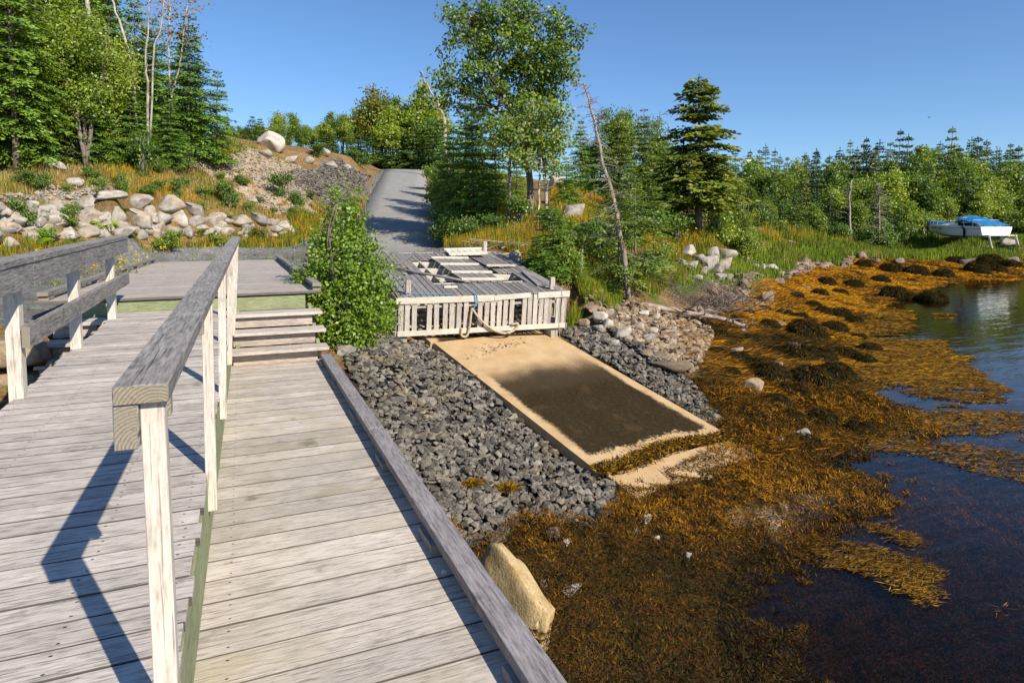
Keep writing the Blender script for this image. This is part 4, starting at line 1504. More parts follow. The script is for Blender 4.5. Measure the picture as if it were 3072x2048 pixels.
def conifer(seed, h, r, bare=.06, tiers=26, per=7, lw=(.13, .05), step=.10, density=3, droop=.25, rise=.12, power=.85, ragged=.25, gap=0.0, trunk_r=None, top_t=.9):
    g = np.random.default_rng(seed)
    C, D, Nn, L, W, T = [], [], [], [], [], []
    tb = MB()
    tr = trunk_r or h * .014 + .02
    zs = np.linspace(0, h, 9)
    lean = g.normal(0, .012, 2) * h
    tb.tube(np.stack([lean[0] * (zs / h) ** 2, lean[1] * (zs / h) ** 2, zs], 1), tr * (1 - zs / h * .93), 8)
    for i in range(tiers):
        fz = bare + (1 - bare) * ((i + g.uniform(-.7, .7)) / tiers)
        if fz < bare * .9 or fz > .985:
            continue
        if gap and g.random() < gap:
            continue
        z = fz * h
        base = r * max(.05, (1 - (fz - bare) / (1 - bare))) ** power
        if fz - bare < .15:
            base *= .75 + 1.6 * (fz - bare)
        n_b = max(3, int(per * (.6 + .4 * (1 - fz)) + g.uniform(-1, 1)))
        a0 = g.uniform(0, 6.28)
        for b in range(n_b):
            a = a0 + b * 6.283 / n_b + g.uniform(-.35, .35)
            Lb = base * g.uniform(1 - ragged, 1 + ragged * .55) + .06
            if gap and g.random() < gap * .7:
                Lb *= .45
            out = np.array([math.cos(a), math.sin(a), 0])
            side = np.array([-math.sin(a), math.cos(a), 0])
            ri = rise + (fz - .4) * .75
            m = max(2, int(Lb / step))
            t = (np.arange(m) + g.uniform(.3, 1, m)) / m
            Z = z + Lb * (ri * t - droop * t * t)
            P = np.stack([lean[0] * fz * fz + out[0] * Lb * t, lean[1] * fz * fz + out[1] * Lb * t, Z], 1)
            if Lb > .35 and step < .2:
                tb.tube(np.array([[lean[0] * fz * fz, lean[1] * fz * fz, z], P[m // 2], P[-1]]), [tr * .18 * (1 - fz) + .006, .006, .003], 3, False)
            slope = np.stack([np.full(m, out[0]), np.full(m, out[1]), ri - 2 * droop * t], 1)
            for sgn in (-1, 1, 0):
                tl = (Lb * .38 * (1 - t * .8) + lw[0] * .5) if sgn else np.full(m, lw[0] * .6)
                for j in range(density if sgn else 1):
                    q = (j + g.uniform(.1, .9, m)) / density
                    dirv = unit(side[None] * sgn * .95 + slope * .65 + g.normal(0, .16, (m, 3)) + np.array([0, 0, -.10]))
                    c = P + dirv * (tl * q)[:, None] if sgn else P
                    C.append(c + g.normal(0, lw[0] * .12, (m, 3)))
                    D.append(dirv if sgn else unit(slope + g.normal(0, .2, (m, 3))))
                    nn = np.array([0, 0, .8]) + out[None] * .75 + g.normal(0, .42, (m, 3))
                    Nn.append(nn)
                    L.append(lw[0] * g.uniform(.7, 1.3, m) * (1 - (.60 if step > .2 else .22) * fz))
                    W.append(lw[1] * g.uniform(.75, 1.4, m) * (1 - .10 * fz))
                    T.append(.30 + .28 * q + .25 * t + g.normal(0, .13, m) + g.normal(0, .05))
    # leader
    n = 14
    C.append(np.stack([np.full(n, lean[0]), np.full(n, lean[1]), np.linspace(h * .93, h, n)], 1))
    D.append(unit(g.normal(0, .5, (n, 3)) + [0, 0, 1]))
    Nn.append(g.normal(size=(n, 3)))
    L.append(np.full(n, lw[0] * .5))
    W.append(np.full(n, lw[1] * .6))
    T.append(np.full(n, .6))
    cat_ = np.concatenate
    return tb.mesh('trunk', True), crown_mesh(cat_(C), cat_(D), cat_(Nn), cat_(L), cat_(W), cat_(T))


def broadleaf(seed, trunks, blobs, tips, per, leaf=(.11, .08), sig=.22, limb_r=.02, up_bias=.5, droop=0, tint0=.5, limb_from=.35, top_tint=0.0):
    """trunks: list of (polyline, r0, r1); blobs: crown ellipsoids cx,cy,cz,rx,ry,rz"""
    g = np.random.default_rng(seed)
    tb = MB()
    TP = []
    for P, r0, r1 in trunks:
        P = np.asarray(P, float)
        t = np.linspace(0, len(P) - 1, max(6, len(P) * 3))
        Q = np.stack([np.interp(t, np.arange(len(P)), P[:, k_]) for k_ in range(3)], 1)
        Q[1:-1] += g.normal(0, r0 * .35, (len(Q) - 2, 3)) * [1, 1, .3]
        tb.tube(Q, np.linspace(r0, r1, len(Q)), 8)
        k0 = int(len(Q) * limb_from)
        TP.append(Q[k0:])
    TP = np.concatenate(TP)
    vol = np.array([b[3] * b[4] * b[5] for b in blobs])
    pick = g.choice(len(blobs), tips, p=vol / vol.sum())
    B = np.array(blobs)[pick]
    d = unit(g.normal(size=(tips, 3)))
    rad = g.uniform(.25, 1, (tips, 1)) ** .45
    X = B[:, :3] + d * rad * B[:, 3:]
    TT = g.normal(0, .11, tips)
    zlo, zhi = X[:, 2].min(), X[:, 2].max()
    C, D, Nn, T = [], [], [], []
    for i in range(tips):
        x = X[i]
        dist = np.linalg.norm((TP - x) * [1, 1, 1.3], axis=1) + np.maximum(0, TP[:, 2] - x[2] + .2) * 2
        a = TP[np.argmin(dist)]
        mid = (a + x) / 2 + g.normal(0, .08, 3) * np.linalg.norm(x - a) + [0, 0, .10 * np.linalg.norm(x - a)]
        tb.tube(np.array([a, mid, x]), [limb_r * g.uniform(.6, 1.3), limb_r * .55, limb_r * .2], 4, False)
        n = max(3, int(per * g.uniform(.6, 1.4)))
        f = g.uniform(0, 1, n)
        q = x + g.normal(0, 1, (n, 3)) * sig * [1, 1, .75]
        back = g.random(n) < .25
        q[back] = mid + (x - mid) * f[back, None] + g.normal(0, sig * .5, (back.sum(), 3))
        C.append(q)
        D.append(unit(g.normal(0, 1, (n, 3)) + [0, 0, -droop]))
        rad_ = unit((q - B[i, :3]) * [1, 1, .6])
        Nn.append(unit(g.normal(0, .62, (n, 3)) + rad_ * .8 + [0, 0, up_bias * 1.2]))
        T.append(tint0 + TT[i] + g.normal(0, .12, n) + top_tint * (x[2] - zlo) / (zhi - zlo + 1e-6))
    C, D, Nn, T = map(np.concatenate, (C, D, Nn, T))
    n = len(C)
    return tb.mesh('trunk', True), crown_mesh(C, D, Nn, leaf[0] * g.uniform(.7, 1.25, n), leaf[1] * g.uniform(.75, 1.2, n), T)


def dead_tree(seed, pts, r0, r1, n_br, Lmax, down=.3, t0=.15, sub=3, br=.016):
    g = np.random.default_rng(seed)
    P = np.asarray(pts, float)
    t = np.linspace(0, len(P) - 1, 16)
    Q = np.stack([np.interp(t, np.arange(len(P)), P[:, k_]) for k_ in range(3)], 1)
    Q[1:-1] += g.normal(0, r0 * .3, (14, 3)) * [1, 1, .2]
    a_, b_ = MB(), MB()
    a_.tube(Q, np.linspace(r0, r1, 16), 8)
    for i in range(n_br):
        f = t0 + (1 - t0) * (i + g.random()) / n_br
        k_ = f * 15
        i0 = min(int(k_), 14)
        o = Q[i0] + (Q[i0 + 1] - Q[i0]) * (k_ - i0)
        az = g.uniform(0, 6.28)
        L = Lmax * g.uniform(.35, 1) * (1.05 - f * .7)
        dr = np.array([math.cos(az), math.sin(az), -down + (max(.25, .15 - down) + down) * g.random()])
        p1 = o + dr * L * .5 + g.normal(0, .04, 3) * L
        p2 = o + dr * L + np.array([0, 0, g.uniform(-.25, .15)]) * L + g.normal(0, .08, 3) * L
        b_.tube(np.array([o, p1, p2]), [br, br * .6, br * .22], 4, False)
        for _ in range(sub):
            s_ = g.uniform(.3, .95)
            q = o + (p2 - o) * s_
            e = q + unit(dr + g.normal(0, .6, 3)) * L * g.uniform(.15, .4)
            b_.tube(np.array([q, (q + e) / 2 + g.normal(0, .02, 3), e]), [br * .45, br * .3, br * .12], 3, False)
    return a_.mesh('trunk', True), b_.mesh('branches', True)


_shared = {}


def with_mat(me, mat):
    key = (me.name, mat.name)
    if key not in _shared:
        m2 = me if len(me.materials) == 0 else me.copy()
        m2.materials.clear()
        m2.materials.append(mat)
        _shared[key] = m2
    return _shared[key]


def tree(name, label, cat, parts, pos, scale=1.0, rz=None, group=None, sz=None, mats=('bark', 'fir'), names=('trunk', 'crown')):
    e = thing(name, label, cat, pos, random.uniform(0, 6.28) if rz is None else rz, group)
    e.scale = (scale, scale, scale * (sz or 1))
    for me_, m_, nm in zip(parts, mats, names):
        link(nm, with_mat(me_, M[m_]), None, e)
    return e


def ground_at(u, d, v_guess=700):
    """place on the ground along the sight line bearing u at distance d"""
    p = at_d(u, v_guess, d)
    return np.array([p[0], p[1], gz(p[0], p[1])])


def top_h(p, u, vtop):
    d = depth(p)
    return EYE_Z + (HY - vtop) / FPX * d - p[2]


# prototypes
FIRS = [conifer(11, 6, 1.75, .04, 30, 8, (.15, .06), .10, 3, .22, .05), conifer(12, 6, 1.55, .05, 30, 8, (.15, .06), .10, 3, .28, .08), conifer(13, 6, 1.9, .06, 26, 8, (.16, .065), .11, 3, .2, .1, ragged=.35)]
FIR_TALL = conifer(14, 14, 2.5, .16, 40, 8, (.22, .085), .15, 3, .30, .05, trunk_r=.17)
SPRUCE_L = conifer(17, 7.4, 1.75, .20, 40, 7, (.23, .12), .10, 3, .20, .0, power=.66, ragged=.55, gap=.08, trunk_r=.15)
SPRUCE_S = conifer(16, 3.2, 1.5, .12, 12, 6, (.14, .06), .10, 3, .10, -.05, power=.5, ragged=.5, gap=.15, trunk_r=.05)
FAR_F = [conifer(20 + i, 8, (1.7, 1.45, 1.9, 1.25)[i], .08, 26, 7, (.30, .14), .22, 3, .25, .02, ragged=.4) for i in range(4)]


def leafy_proto(seed, h, w, tips, per, leaf, sig, split=2, bare=.3):
    g = np.random.default_rng(seed)
    trunks = []
    for s in range(split):
        a = g.uniform(0, 6.28)
        o = np.array([math.cos(a), math.sin(a)]) * w * g.uniform(.05, .22)
        trunks.append(([[0, 0, 0], [o[0] * .4, o[1] * .4, h * .35], [o[0], o[1], h * .65], [o[0] * 1.3, o[1] * 1.3, h * .95]], h * .014 + .02, .015))
    blobs = []
    for s in range(9):
        z = h * g.uniform(bare + .1, .92)
        rr = w * .5 * (1 - abs(z / h - .6) * .7)
        a, q = g.uniform(0, 6.28), g.uniform(.1, .6)
        blobs.append((math.cos(a) * rr * q, math.sin(a) * rr * q, z, rr * g.uniform(.4, .62), rr * g.uniform(.4, .62), h * g.uniform(.08, .14)))
    return broadleaf(seed, trunks, blobs, tips, per, leaf, sig, limb_r=.022)


LEAFY = [leafy_proto(31, 8, 5, 150, 34, (.30, .20), .42), leafy_proto(32, 8, 4, 130, 34, (.30, .20), .40, 1), leafy_proto(33, 8, 5.5, 150, 34, (.30, .20), .45, 3)]
LEAFN = [leafy_proto(34, 6, 3.6, 240, 44, (.13, .09), .26, 3, .1), leafy_proto(35, 6, 3.0, 220, 44, (.12, .085), .26, 2, .12)]

# --- wood on the left bank
def fir_at(u, d, vtop, proto, label, mat='fir', cat='fir tree', group=None, name='fir_tree', base_h=None, vbase=None, wide=1.0):
    p = ground_at(u, d) if vbase is None else hit(u, vbase)
    h = top_h(p, u, vtop)
    bh = base_h or 6.0
    e = tree(name, label, cat, proto, p - np.array([0, 0, .05]), h / bh * wide, None, group, 1 / wide, ('bark', mat))
    return e


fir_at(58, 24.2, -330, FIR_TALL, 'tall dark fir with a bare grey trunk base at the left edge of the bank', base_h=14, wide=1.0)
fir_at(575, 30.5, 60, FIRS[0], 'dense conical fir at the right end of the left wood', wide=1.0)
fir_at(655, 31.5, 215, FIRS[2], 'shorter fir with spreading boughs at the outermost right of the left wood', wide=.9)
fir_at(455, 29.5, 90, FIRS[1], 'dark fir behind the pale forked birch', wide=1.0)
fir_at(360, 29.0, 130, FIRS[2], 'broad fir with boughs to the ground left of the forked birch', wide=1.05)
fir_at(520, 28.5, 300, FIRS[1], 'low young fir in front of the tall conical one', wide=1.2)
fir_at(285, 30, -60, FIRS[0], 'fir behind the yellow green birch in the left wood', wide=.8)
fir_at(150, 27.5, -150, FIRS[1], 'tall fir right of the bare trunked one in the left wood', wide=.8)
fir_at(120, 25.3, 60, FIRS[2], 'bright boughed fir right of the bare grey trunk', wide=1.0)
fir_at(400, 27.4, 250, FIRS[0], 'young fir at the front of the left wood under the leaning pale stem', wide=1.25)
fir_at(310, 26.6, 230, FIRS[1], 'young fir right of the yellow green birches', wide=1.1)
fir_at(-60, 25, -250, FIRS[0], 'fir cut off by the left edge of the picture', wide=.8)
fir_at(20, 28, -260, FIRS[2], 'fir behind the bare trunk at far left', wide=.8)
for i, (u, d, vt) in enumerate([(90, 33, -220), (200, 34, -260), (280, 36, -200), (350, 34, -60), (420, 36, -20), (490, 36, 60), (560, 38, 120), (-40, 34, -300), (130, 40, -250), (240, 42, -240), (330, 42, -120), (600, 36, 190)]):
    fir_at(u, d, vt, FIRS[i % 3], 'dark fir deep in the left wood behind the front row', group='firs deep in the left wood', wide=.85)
tree('birch_tree', 'yellow green leafy birch shrubs among the firs of the left wood', 'birch', LEAFN[0], ground_at(235, 26.5), 1.0, 0.3, None, 1.05, ('bark', 'birch'))
tree('birch_tree', 'leafy birch left of centre in the wood with its crown reaching above the frame', 'birch', LEAFN[1], ground_at(185, 28.5), 1.5, 2.0, None, 1.1, ('paleBark', 'birch'))
tree('birch_tree', 'small light green birch beside the low young fir', 'birch', LEAFN[1], ground_at(330, 27.0), .62, 1.0, None, 1.0, ('paleBark', 'birch'))


def stem_tree(name, label, cat, path, r0, r1, n_br, L, seed, mats=('paleBark', 'paleBark'), down=.0, br=.016, d0=None, sub=4, t0=.3):
    """trunk along survey points (u, v, d)"""
    W_ = [at_d(*p) for p in path]
    W_[0][2] = min(W_[0][2], gz(W_[0][0], W_[0][1]))
    o = W_[0].copy()
    a, b = dead_tree(seed, [w - o for w in W_], r0, r1, n_br, L, down, t0, sub, br)
    return tree(name, label, cat, (a, b), o, 1, 0, None, None, mats, ('trunk', 'branches'))


stem_tree('birch_tree', 'pale leaning birch stem left of the forked birch in the left wood', 'birch', [(412, 300, 28.5), (398, 220, 28.5), (372, 100, 28.5), (338, 5, 28.5), (310, -80, 28.5)], .07, .035, 8, .9, 61)
stem_tree('birch_tree', 'thick pale birch trunk above the yellow green birch', 'birch', [(297, 260, 27.6), (285, 180, 27.6), (270, 70, 27.6), (258, -20, 27.6)], .10, .08, 4, .6, 62)
stem_tree('birch_tree', 'forked pale birch with bare twigs against the sky', 'birch', [(440, 330, 28), (440, 250, 28), (436, 160, 28), (444, 80, 28), (452, -10, 28)], .065, .02, 16, 1.5, 63, down=-.3)
stem_tree('birch_tree', 'right arm of bare pale birch leaning toward the sky', 'birch', [(440, 190, 28.2), (462, 140, 28.2), (482, 90, 28.2), (490, 30, 28.2), (492, -60, 28.2)], .045, .02, 12, 1.2, 64, down=-.3)
tb_, cb_ = broadleaf(65, [([[0, 0, 0], [.1, 0, 2], [.0, 0, 4.2], [.15, 0, 6.2]], .07, .03), ([[0, 0, 2], [.5, 0, 4], [.9, 0, 6.4]], .05, .02)],
                     [(0.1, 0, 5.6, 1.0, .8, .9), (.8, 0, 6.2, .8, .7, .7), (.6, 0, 4.9, .9, .7, .5), (-.5, 0, 6.4, .7, .6, .7)], 90, 6, (.13, .085), .3, .016, .5, 0, .75)
tree('birch_tree', 'thin half bare birch with sparse leaves right of the forked birch', 'birch', (tb_, cb_), ground_at(520, 30), 1.08, -.4, None, None, ('paleBark', 'rust'))
for i, (u, d, sc, hz, lab) in enumerate([(265, 25.8, .95, 1.0, 'yellow green birch thicket right of the bare trunked fir'), (160, 25.6, .8, 1.2, 'light green birch beside the bare fir trunk'), (345, 27.2, .8, 1.1, 'birch foliage in front of the leaning pale stem'), (110, 27, 1.15, 1.2, 'birch crown between the left edge firs')]):
    tree('birch_tree', lab, 'birch', LEAFN[i % 2], ground_at(u, d), sc, i * 1.7, None, hz, ('bark', 'birch'))
# shrubs and ferns of the bank and wall
SH = [leafy_proto(71, 1.0, 1.25, 70, 26, (.085, .055), .13, 4, -.05), leafy_proto(72, 1.0, 1.1, 60, 26, (.085, .055), .12, 5, -.05)]
for i, (u, v, w, h, lab, mat) in enumerate([
    (690, 628, 70, 84, 'round green bush in the middle of the bank above the wall', 'shrub'),
    (845, 592, 84, 74, 'dense dark green bush leaning downhill toward the alder', 'shrub'),
    (895, 626, 50, 50, 'lower part of the dark bush beside the gravel slope', 'shrub'),
    (535, 596, 48, 66, 'slim green shrub behind the biggest wall boulders', 'shrub'),
    (365, 594, 44, 72, 'tall green shrub left of the middle bush on the bank', 'shrub'),
    (430, 530, 84, 130, 'tall leafy saplings growing on the bank below the firs', 'shrub'),
    (1085, 505, 78, 50, 'round bush beside the top left corner of the road', 'shrub'),
    (950, 470, 70, 38, 'bush in front of the half hidden crest boulder', 'shrub'),
    (505, 760, 96, 66, 'bright green bramble at the wall foot behind the left railing', 'birch'),
    (215, 700, 60, 90, 'leafy plant growing from the joints of the wall left part', 'shrub'),
    (70, 690, 80, 90, 'leafy shrub covering the left end of the wall', 'shrub'),
    (130, 742, 90, 60, 'pale flowering herb clump at the foot of the wall', 'fern'),
    (660, 740, 60, 36, 'low green weeds at the wall foot near the railing end', 'birch'),
    (780, 724, 70, 44, 'reddish low weeds below the right end of the wall', 'rust'),
]):
    p = hit(u, v)
    d = depth(p)
    s_ = w * d / FPX / 1.2
    tree('bush', lab, 'bush', SH[i % 2], p - np.array([0, 0, .03]), s_, None, None, (h * d / FPX) / s_, ('bark', mat))


def fern_mesh(seed):
    g = np.random.default_rng(seed)
    C, D, Nn, L, W, T = [], [], [], [], [], []
    for f in range(16):
        a = g.uniform(0, 6.28)
        out = np.array([math.cos(a), math.sin(a), 0])
        side = np.array([-math.sin(a), math.cos(a), 0])
        t = np.linspace(.1, 1, 12)
        Lf = g.uniform(.35, .6)
        P = out[None] * (t * Lf * .8)[:, None] + np.array([0, 0, 1]) * (Lf * (t * 1.1 - .75 * t * t))[:, None]
        for s in (-1, 1):
            C.append(P)
            D.append(side * s + out * .35 + g.normal(0, .1, (12, 3)))
            Nn.append(np.tile([0, 0, 1.0], (12, 1)) + g.normal(0, .2, (12, 3)))
            L.append(.16 * (1.1 - t) * Lf / .5 + .02)
            W.append(np.full(12, .05))
            T.append(g.uniform(.3, .9) + g.normal(0, .08, 12))
    c_ = np.concatenate
    return crown_mesh(c_(C), c_(D), c_(Nn), c_(L), c_(W), c_(T))


FERN = [fern_mesh(80), fern_mesh(81)]
for i, (u, v, s_, lab) in enumerate([(318, 668, 1.15, 'bright green fern in the middle of the rock wall'), (212, 655, .8, 'bright fern at the top of the wall between two long boulders'), (363, 622, .7, 'fern beside the round upper boulder of the wall'), (603, 690, .8, 'fern in the wall right of the middle boulders'),
                                     (640, 690, .7, 'fern between two pale wall boulders toward the right'), (120, 716, .8, 'fern at the wall foot near the left railing')]):
    d = wall_d(u) - .25 + (725 - v) / 130 * .85 - .3
    o = link('fern', with_mat(FERN[i % 2], M['fern']))
    o.location = tuple(at_d(u, v + 15, d))
    o.scale = (s_, s_, s_)
    o.rotation_euler = (R(25), 0, i * 1.3)
    tag(o, lab, 'fern')

BK = [('shrub', .5), ('birch', .45), ('shrub', .7), ('alder', .4), ('rust', .4), ('birch', .6)]
spots = [(120, 575), (200, 585), (270, 540), (330, 500), (355, 555), (405, 480), (470, 520), (480, 575), (520, 470), (560, 560), (590, 470), (610, 600), (640, 590), (660, 545), (725, 560), (745, 640), (780, 610), (600, 640), (440, 590), (300, 590), (90, 560), (690, 660), (820, 640), (880, 650), (930, 600), (560, 440), (470, 440)]
for i, (u, v) in enumerate(spots):
    mat, s_ = BK[i % 6]
    s_ *= random.uniform(.8, 1.5)
    tree('weed_clump', 'low leafy clump on the grassy bank above the wall', 'weeds', SH[i % 2], hit(u, v), s_, None, 'low clumps on the left bank', random.uniform(.6, 1.0), ('bark', mat))
# alder beside the steps
ts = []
g = np.random.default_rng(90)
for k_ in range(7):
    a = g.uniform(0, 6.28)
    q = np.array([math.cos(a), math.sin(a)])
    ts.append(([[q[0] * .05, q[1] * .05, 0], [q[0] * .22, q[1] * .22, .9], [q[0] * .38, q[1] * .38, 1.8], [q[0] * .3 + .1, q[1] * .3, 2.3]], .02, .006))
al = broadleaf(91, ts, [(0, 0, .45, .66, .6, .42), (-.34, .05, .95, .44, .5, .40), (.30, 0, .95, .52, .5, .42), (.10, .1, 1.5, .46, .5, .40), (-.25, 0, 1.55, .34, .4, .36), (.05, 0, 2.05, .28, .35, .34), (.16, 0, 2.42, .15, .2, .30), (-.05, 0, 2.6, .1, .12, .16), (-.62, 0, 1.3, .16, .2, .2), (.62, 0, 1.35, .18, .2, .22), (.46, -.1, .62, .32, .4, .34), (-.1, 0, .15, .35, .35, .2)],
               560, 36, (.056, .043), .10, .006, .4, .25, .5)
pa = at_d(1034, 1035, 10.7)
tree('alder_bush', 'large leafy green alder bush between the landing and the wooden float', 'bush', al, (pa[0], pa[1], -.35), 1.07, -YAW, None, 1.0, ('bark', 'alder'))
# low growth round its foot
for i, (u, v, w, h, lab) in enumerate([(1000, 1045, 70, 50, 'low leafy weeds under the alder beside the steps'), (1150, 985, 110, 90, 'grassy weeds at the left side of the float under the alder')]):
    p = at_d(u, v, 10.8 if i == 0 else 12.0)
    s_ = w * 11 / FPX / 1.2
    tree('weed_clump', lab, 'weeds', SH[i], (p[0], p[1], gz(p[0], p[1]) - .02), s_, None, None, h / w * 1.1, ('bark', 'alder'))
# goldenrod behind the left railing
C, D, Nn, L, W, T = [], [], [], [], [], []
g = np.random.default_rng(95)
for k_ in range(60):
    x, y_ = g.normal(0, .42), g.normal(0, .35)
    hh = g.uniform(.3, .75)
    t = np.linspace(0, 1, 8)
    C.append(np.stack([x + 0 * t, y_ + 0 * t, t * hh], 1))
    D.append(unit(g.normal(0, 1, (8, 3)) + [0, 0, .4]))
    Nn.append(g.normal(size=(8, 3)))
    L.append(np.full(8, .07))
    W.append(np.full(8, .025))
    T.append(np.full(8, .05))
    n = 9
    C.append(np.array([x, y_, hh]) + g.normal(0, .035, (n, 3)))
    D.append(unit(g.normal(0, 1, (n, 3))))
    Nn.append(g.normal(0, .5, (n, 3)) + [0, 0, 1])
    L.append(np.full(n, .05))
    W.append(np.full(n, .045))
    T.append(g.uniform(.6, 1, n))
c_ = np.concatenate
gm = crown_mesh(c_(C), c_(D), c_(Nn), c_(L), c_(W), c_(T))
o = link('goldenrod', gm, M['yellow'])
p = at_z(275, 850, .62)
o.location = tuple(p)
tag(o, 'clump of yellow flowering weeds in gravel behind the left railing', 'wildflowers')

# --- trees right of the road
# big maple: crown read off the picture at about 26 m
def mp_(u, v, d=26.3):
    return at_d(u, v, d)


mo = ground_at(1592, 26.3, 640)


def rel(u, v, dd=0.0):
    return mp_(u, v, 26.3 + dd) - mo


def blob(u, v, w, h, dd=0.0):
    c = rel(u, v, dd)
    s_ = 26.3 / FPX
    return (c[0], c[1], c[2], w / 2 * s_, w / 2 * s_, h / 2 * s_)


mt_ = [([[0, 0, 0], rel(1585, 540), rel(1575, 430), rel(1562, 300), rel(1560, 160), rel(1570, 60)], .17, .03),
       ([rel(1578, 450), rel(1545, 360, -.3), rel(1490, 260, -.4), rel(1440, 150, -.4), rel(1420, 80)], .10, .025),
       ([rel(1575, 430), rel(1600, 330, .3), rel(1640, 220, .4), rel(1680, 120, .4)], .10, .025),
       ([rel(1570, 380), rel(1500, 330, .8), rel(1400, 270, 1.0), rel(1330, 240, .8)], .08, .02)]
bl = [blob(1400, 60, 190, 110), blob(1520, 50, 210, 110), blob(1620, 90, 200, 120), blob(1710, 105, 130, 90), blob(1400, 150, 190, 110), blob(1520, 150, 260, 140), blob(1640, 180, 220, 120), blob(1350, 235, 150, 110), blob(1440, 240, 200, 120, -.6),
      blob(1560, 240, 240, 130, .5), blob(1680, 225, 120, 90), blob(1330, 300, 110, 70), blob(1450, 310, 160, 90), blob(1600, 310, 190, 110), blob(1660, 300, 90, 90), blob(1560, 20, 130, 60), blob(1380, 40, 120, 60)]
mtree = broadleaf(101, mt_, bl, 620, 23, (.15, .115), .17, .022, .5, .1, .5)
tree('maple_tree', 'tallest tree, a broad airy maple right of the road', 'maple', mtree, mo, 1, 0, None, None, ('bark', 'maple'))
bl = [blob(1560, 400, 170, 100, -1.2), blob(1640, 420, 130, 90, -1.2), blob(1500, 380, 120, 90, -1), blob(1660, 350, 110, 90, -1), blob(1560, 470, 120, 60, -1.5), blob(1640, 500, 130, 60, -1.3), blob(1480, 430, 90, 60, -1.2), blob(1690, 440, 80, 60, -1), blob(1600, 330, 150, 80, -1.4)]
mo2 = ground_at(1640, 25.0, 590)
off = mo - mo2
tr2 = [([[0, 0, 0], rel(1640, 520, -1.3) + off, rel(1615, 450, -1.3) + off, rel(1600, 380, -1.3) + off, rel(1600, 300, -1.3) + off], .075, .02)]
bl = [(b[0] + off[0], b[1] + off[1], b[2] + off[2], *b[3:]) for b in bl]
m2_ = broadleaf(102, tr2, bl, 230, 26, (.14, .105), .2, .018, .5, .1, .66)
tree('maple_tree', 'slender lighter leaved maple with a curved pale stem in front of the tallest tree', 'maple', m2_, mo2, 1, 0, None, None, ('paleBark', 'maple'))
stem_tree('maple_tree', 'straight thin grey trunk left of the tallest tree', 'tree trunk', [(1527, 642, 25.2), (1527, 560, 25.2), (1530, 470, 25.2), (1532, 420, 25.2)], .075, .05, 4, .8, 103, ('bark', 'bark'))
stem_tree('birch_tree', 'thin pale stem right of the thick maple trunk', 'tree trunk', [(1612, 640, 24.8), (1618, 560, 24.8), (1622, 490, 24.8), (1616, 420, 24.8)], .05, .03, 5, .8, 104)
# firs under the maple
for i, (u, d, vt, wd, lab) in enumerate([(1420, 29.5, 330, 1.0, 'dark fir beneath the maple beside the road'), (1360, 31, 380, 1.0, 'fir at the edge of the road under the maple'), (1490, 28.5, 400, 1.05, 'dense dark fir left of the thin grey trunk'), (1550, 30, 430, 1.0, 'dark fir behind the maple trunks'),
                                         (1345, 36, 370, .9, 'taller fir farther up the road edge'), (1450, 33, 290, .95, 'fir in the dark group behind the maple'), (1400, 38, 270, .9, 'tall fir behind the roadside firs'), (1325, 45, 400, .9, 'fir near the top right of the road')]):
    fir_at(u, d, vt, FIRS[i % 3], lab, wide=wd)
for i, (u, d, h, w, lab, mt2) in enumerate([(1345, 27.5, 1.6, 1.5, 'leafy shrub spilling toward the road edge under the maple', 'shrub'), (1390, 26.0, 1.4, 1.5, 'shrub with light leaves in front of the roadside firs', 'shrub'), (1320, 38, 1.8, 1.9, 'shrub along the upper right edge of the road', 'shrub'), (1300, 50, 2.0, 2.2, 'shrub at the top right edge of the road', 'shrub'), (1440, 25.5, .9, 1.2, 'low shrub between road shoulder and thin trunk', 'shrub')]):
    tree('bush', lab, 'bush', SH[i % 2], ground_at(u, d), w / 1.2, None, None, h / (w / 1.2), ('bark', mt2))
# near young firs by the float
fir_at(1660, 17.4, 600, FIRS[1], 'bushy young fir standing just behind the float', vbase=838, wide=1.9)
fir_at(1610, 18.6, 700, FIRS[0], 'low young fir left of the bushy one behind the float', vbase=800, wide=1.8)
tree('birch_sapling', 'yellow green leafy sapling in front of the bushy young fir', 'sapling', SH[0], hit(1690, 852), .75, None, None, 1.6, ('bark', 'birch'))
for i, (u, vb, sc, lab) in enumerate([(1905, 862, 1.0, 'sparse spruce with flat layered boughs right of the leaning dead tree'), (1960, 850, .8, 'small spreading spruce above the brush pile'), (1855, 880, .85, 'sparse spruce behind the base of the leaning dead tree')]):
    tree('spruce_tree', lab, 'spruce', SPRUCE_S, hit(u, vb), sc * 1.02, i * 2.1, None, 1.05, ('bark', 'spruce'))
fir_at(2095, 30.5, 232, SPRUCE_L, 'tall lone spruce with open layered crown against the sky', 'spruce', 'spruce', base_h=7.4, name='spruce_tree', wide=1.3)
for i, (u, d, vt, wd, mt2, lab) in enumerate([(1800, 34, 380, 1.0, 'fir', 'fir behind the leaning dead tree'), (1740, 37, 360, 1.0, 'fir', 'fir right behind the maple crown'), (1860, 36, 340, .95, 'spruce', 'spruce between the dead tree and the lone spruce'), (1930, 36, 330, .9, 'spruce', 'slim spruce left of the lone spruce'),
                                              (1990, 38, 420, 1.0, 'fir', 'lower fir left of the lone spruce'), (2150, 38, 470, 1.0, 'fir', 'dark fir just right of the lone spruce'), (1890, 30, 470, 1.15, 'fir', 'dark fir on the yellow mound behind the dead tree'), (1830, 29, 520, 1.1, 'spruce', 'small spruce on the mound beside the leaning tree'), (2020, 34, 520, 1.1, 'fir', 'short fir at the foot of the lone spruce'), (2190, 36, 600, 1.2, 'fir', 'short dark fir beside the young birch by the shore')]):
    fir_at(u, d, vt, FIRS[i % 3], lab, mt2, 'spruce' if mt2 == 'spruce' else 'fir tree', name='spruce_tree' if mt2 == 'spruce' else 'fir_tree', wide=wd)
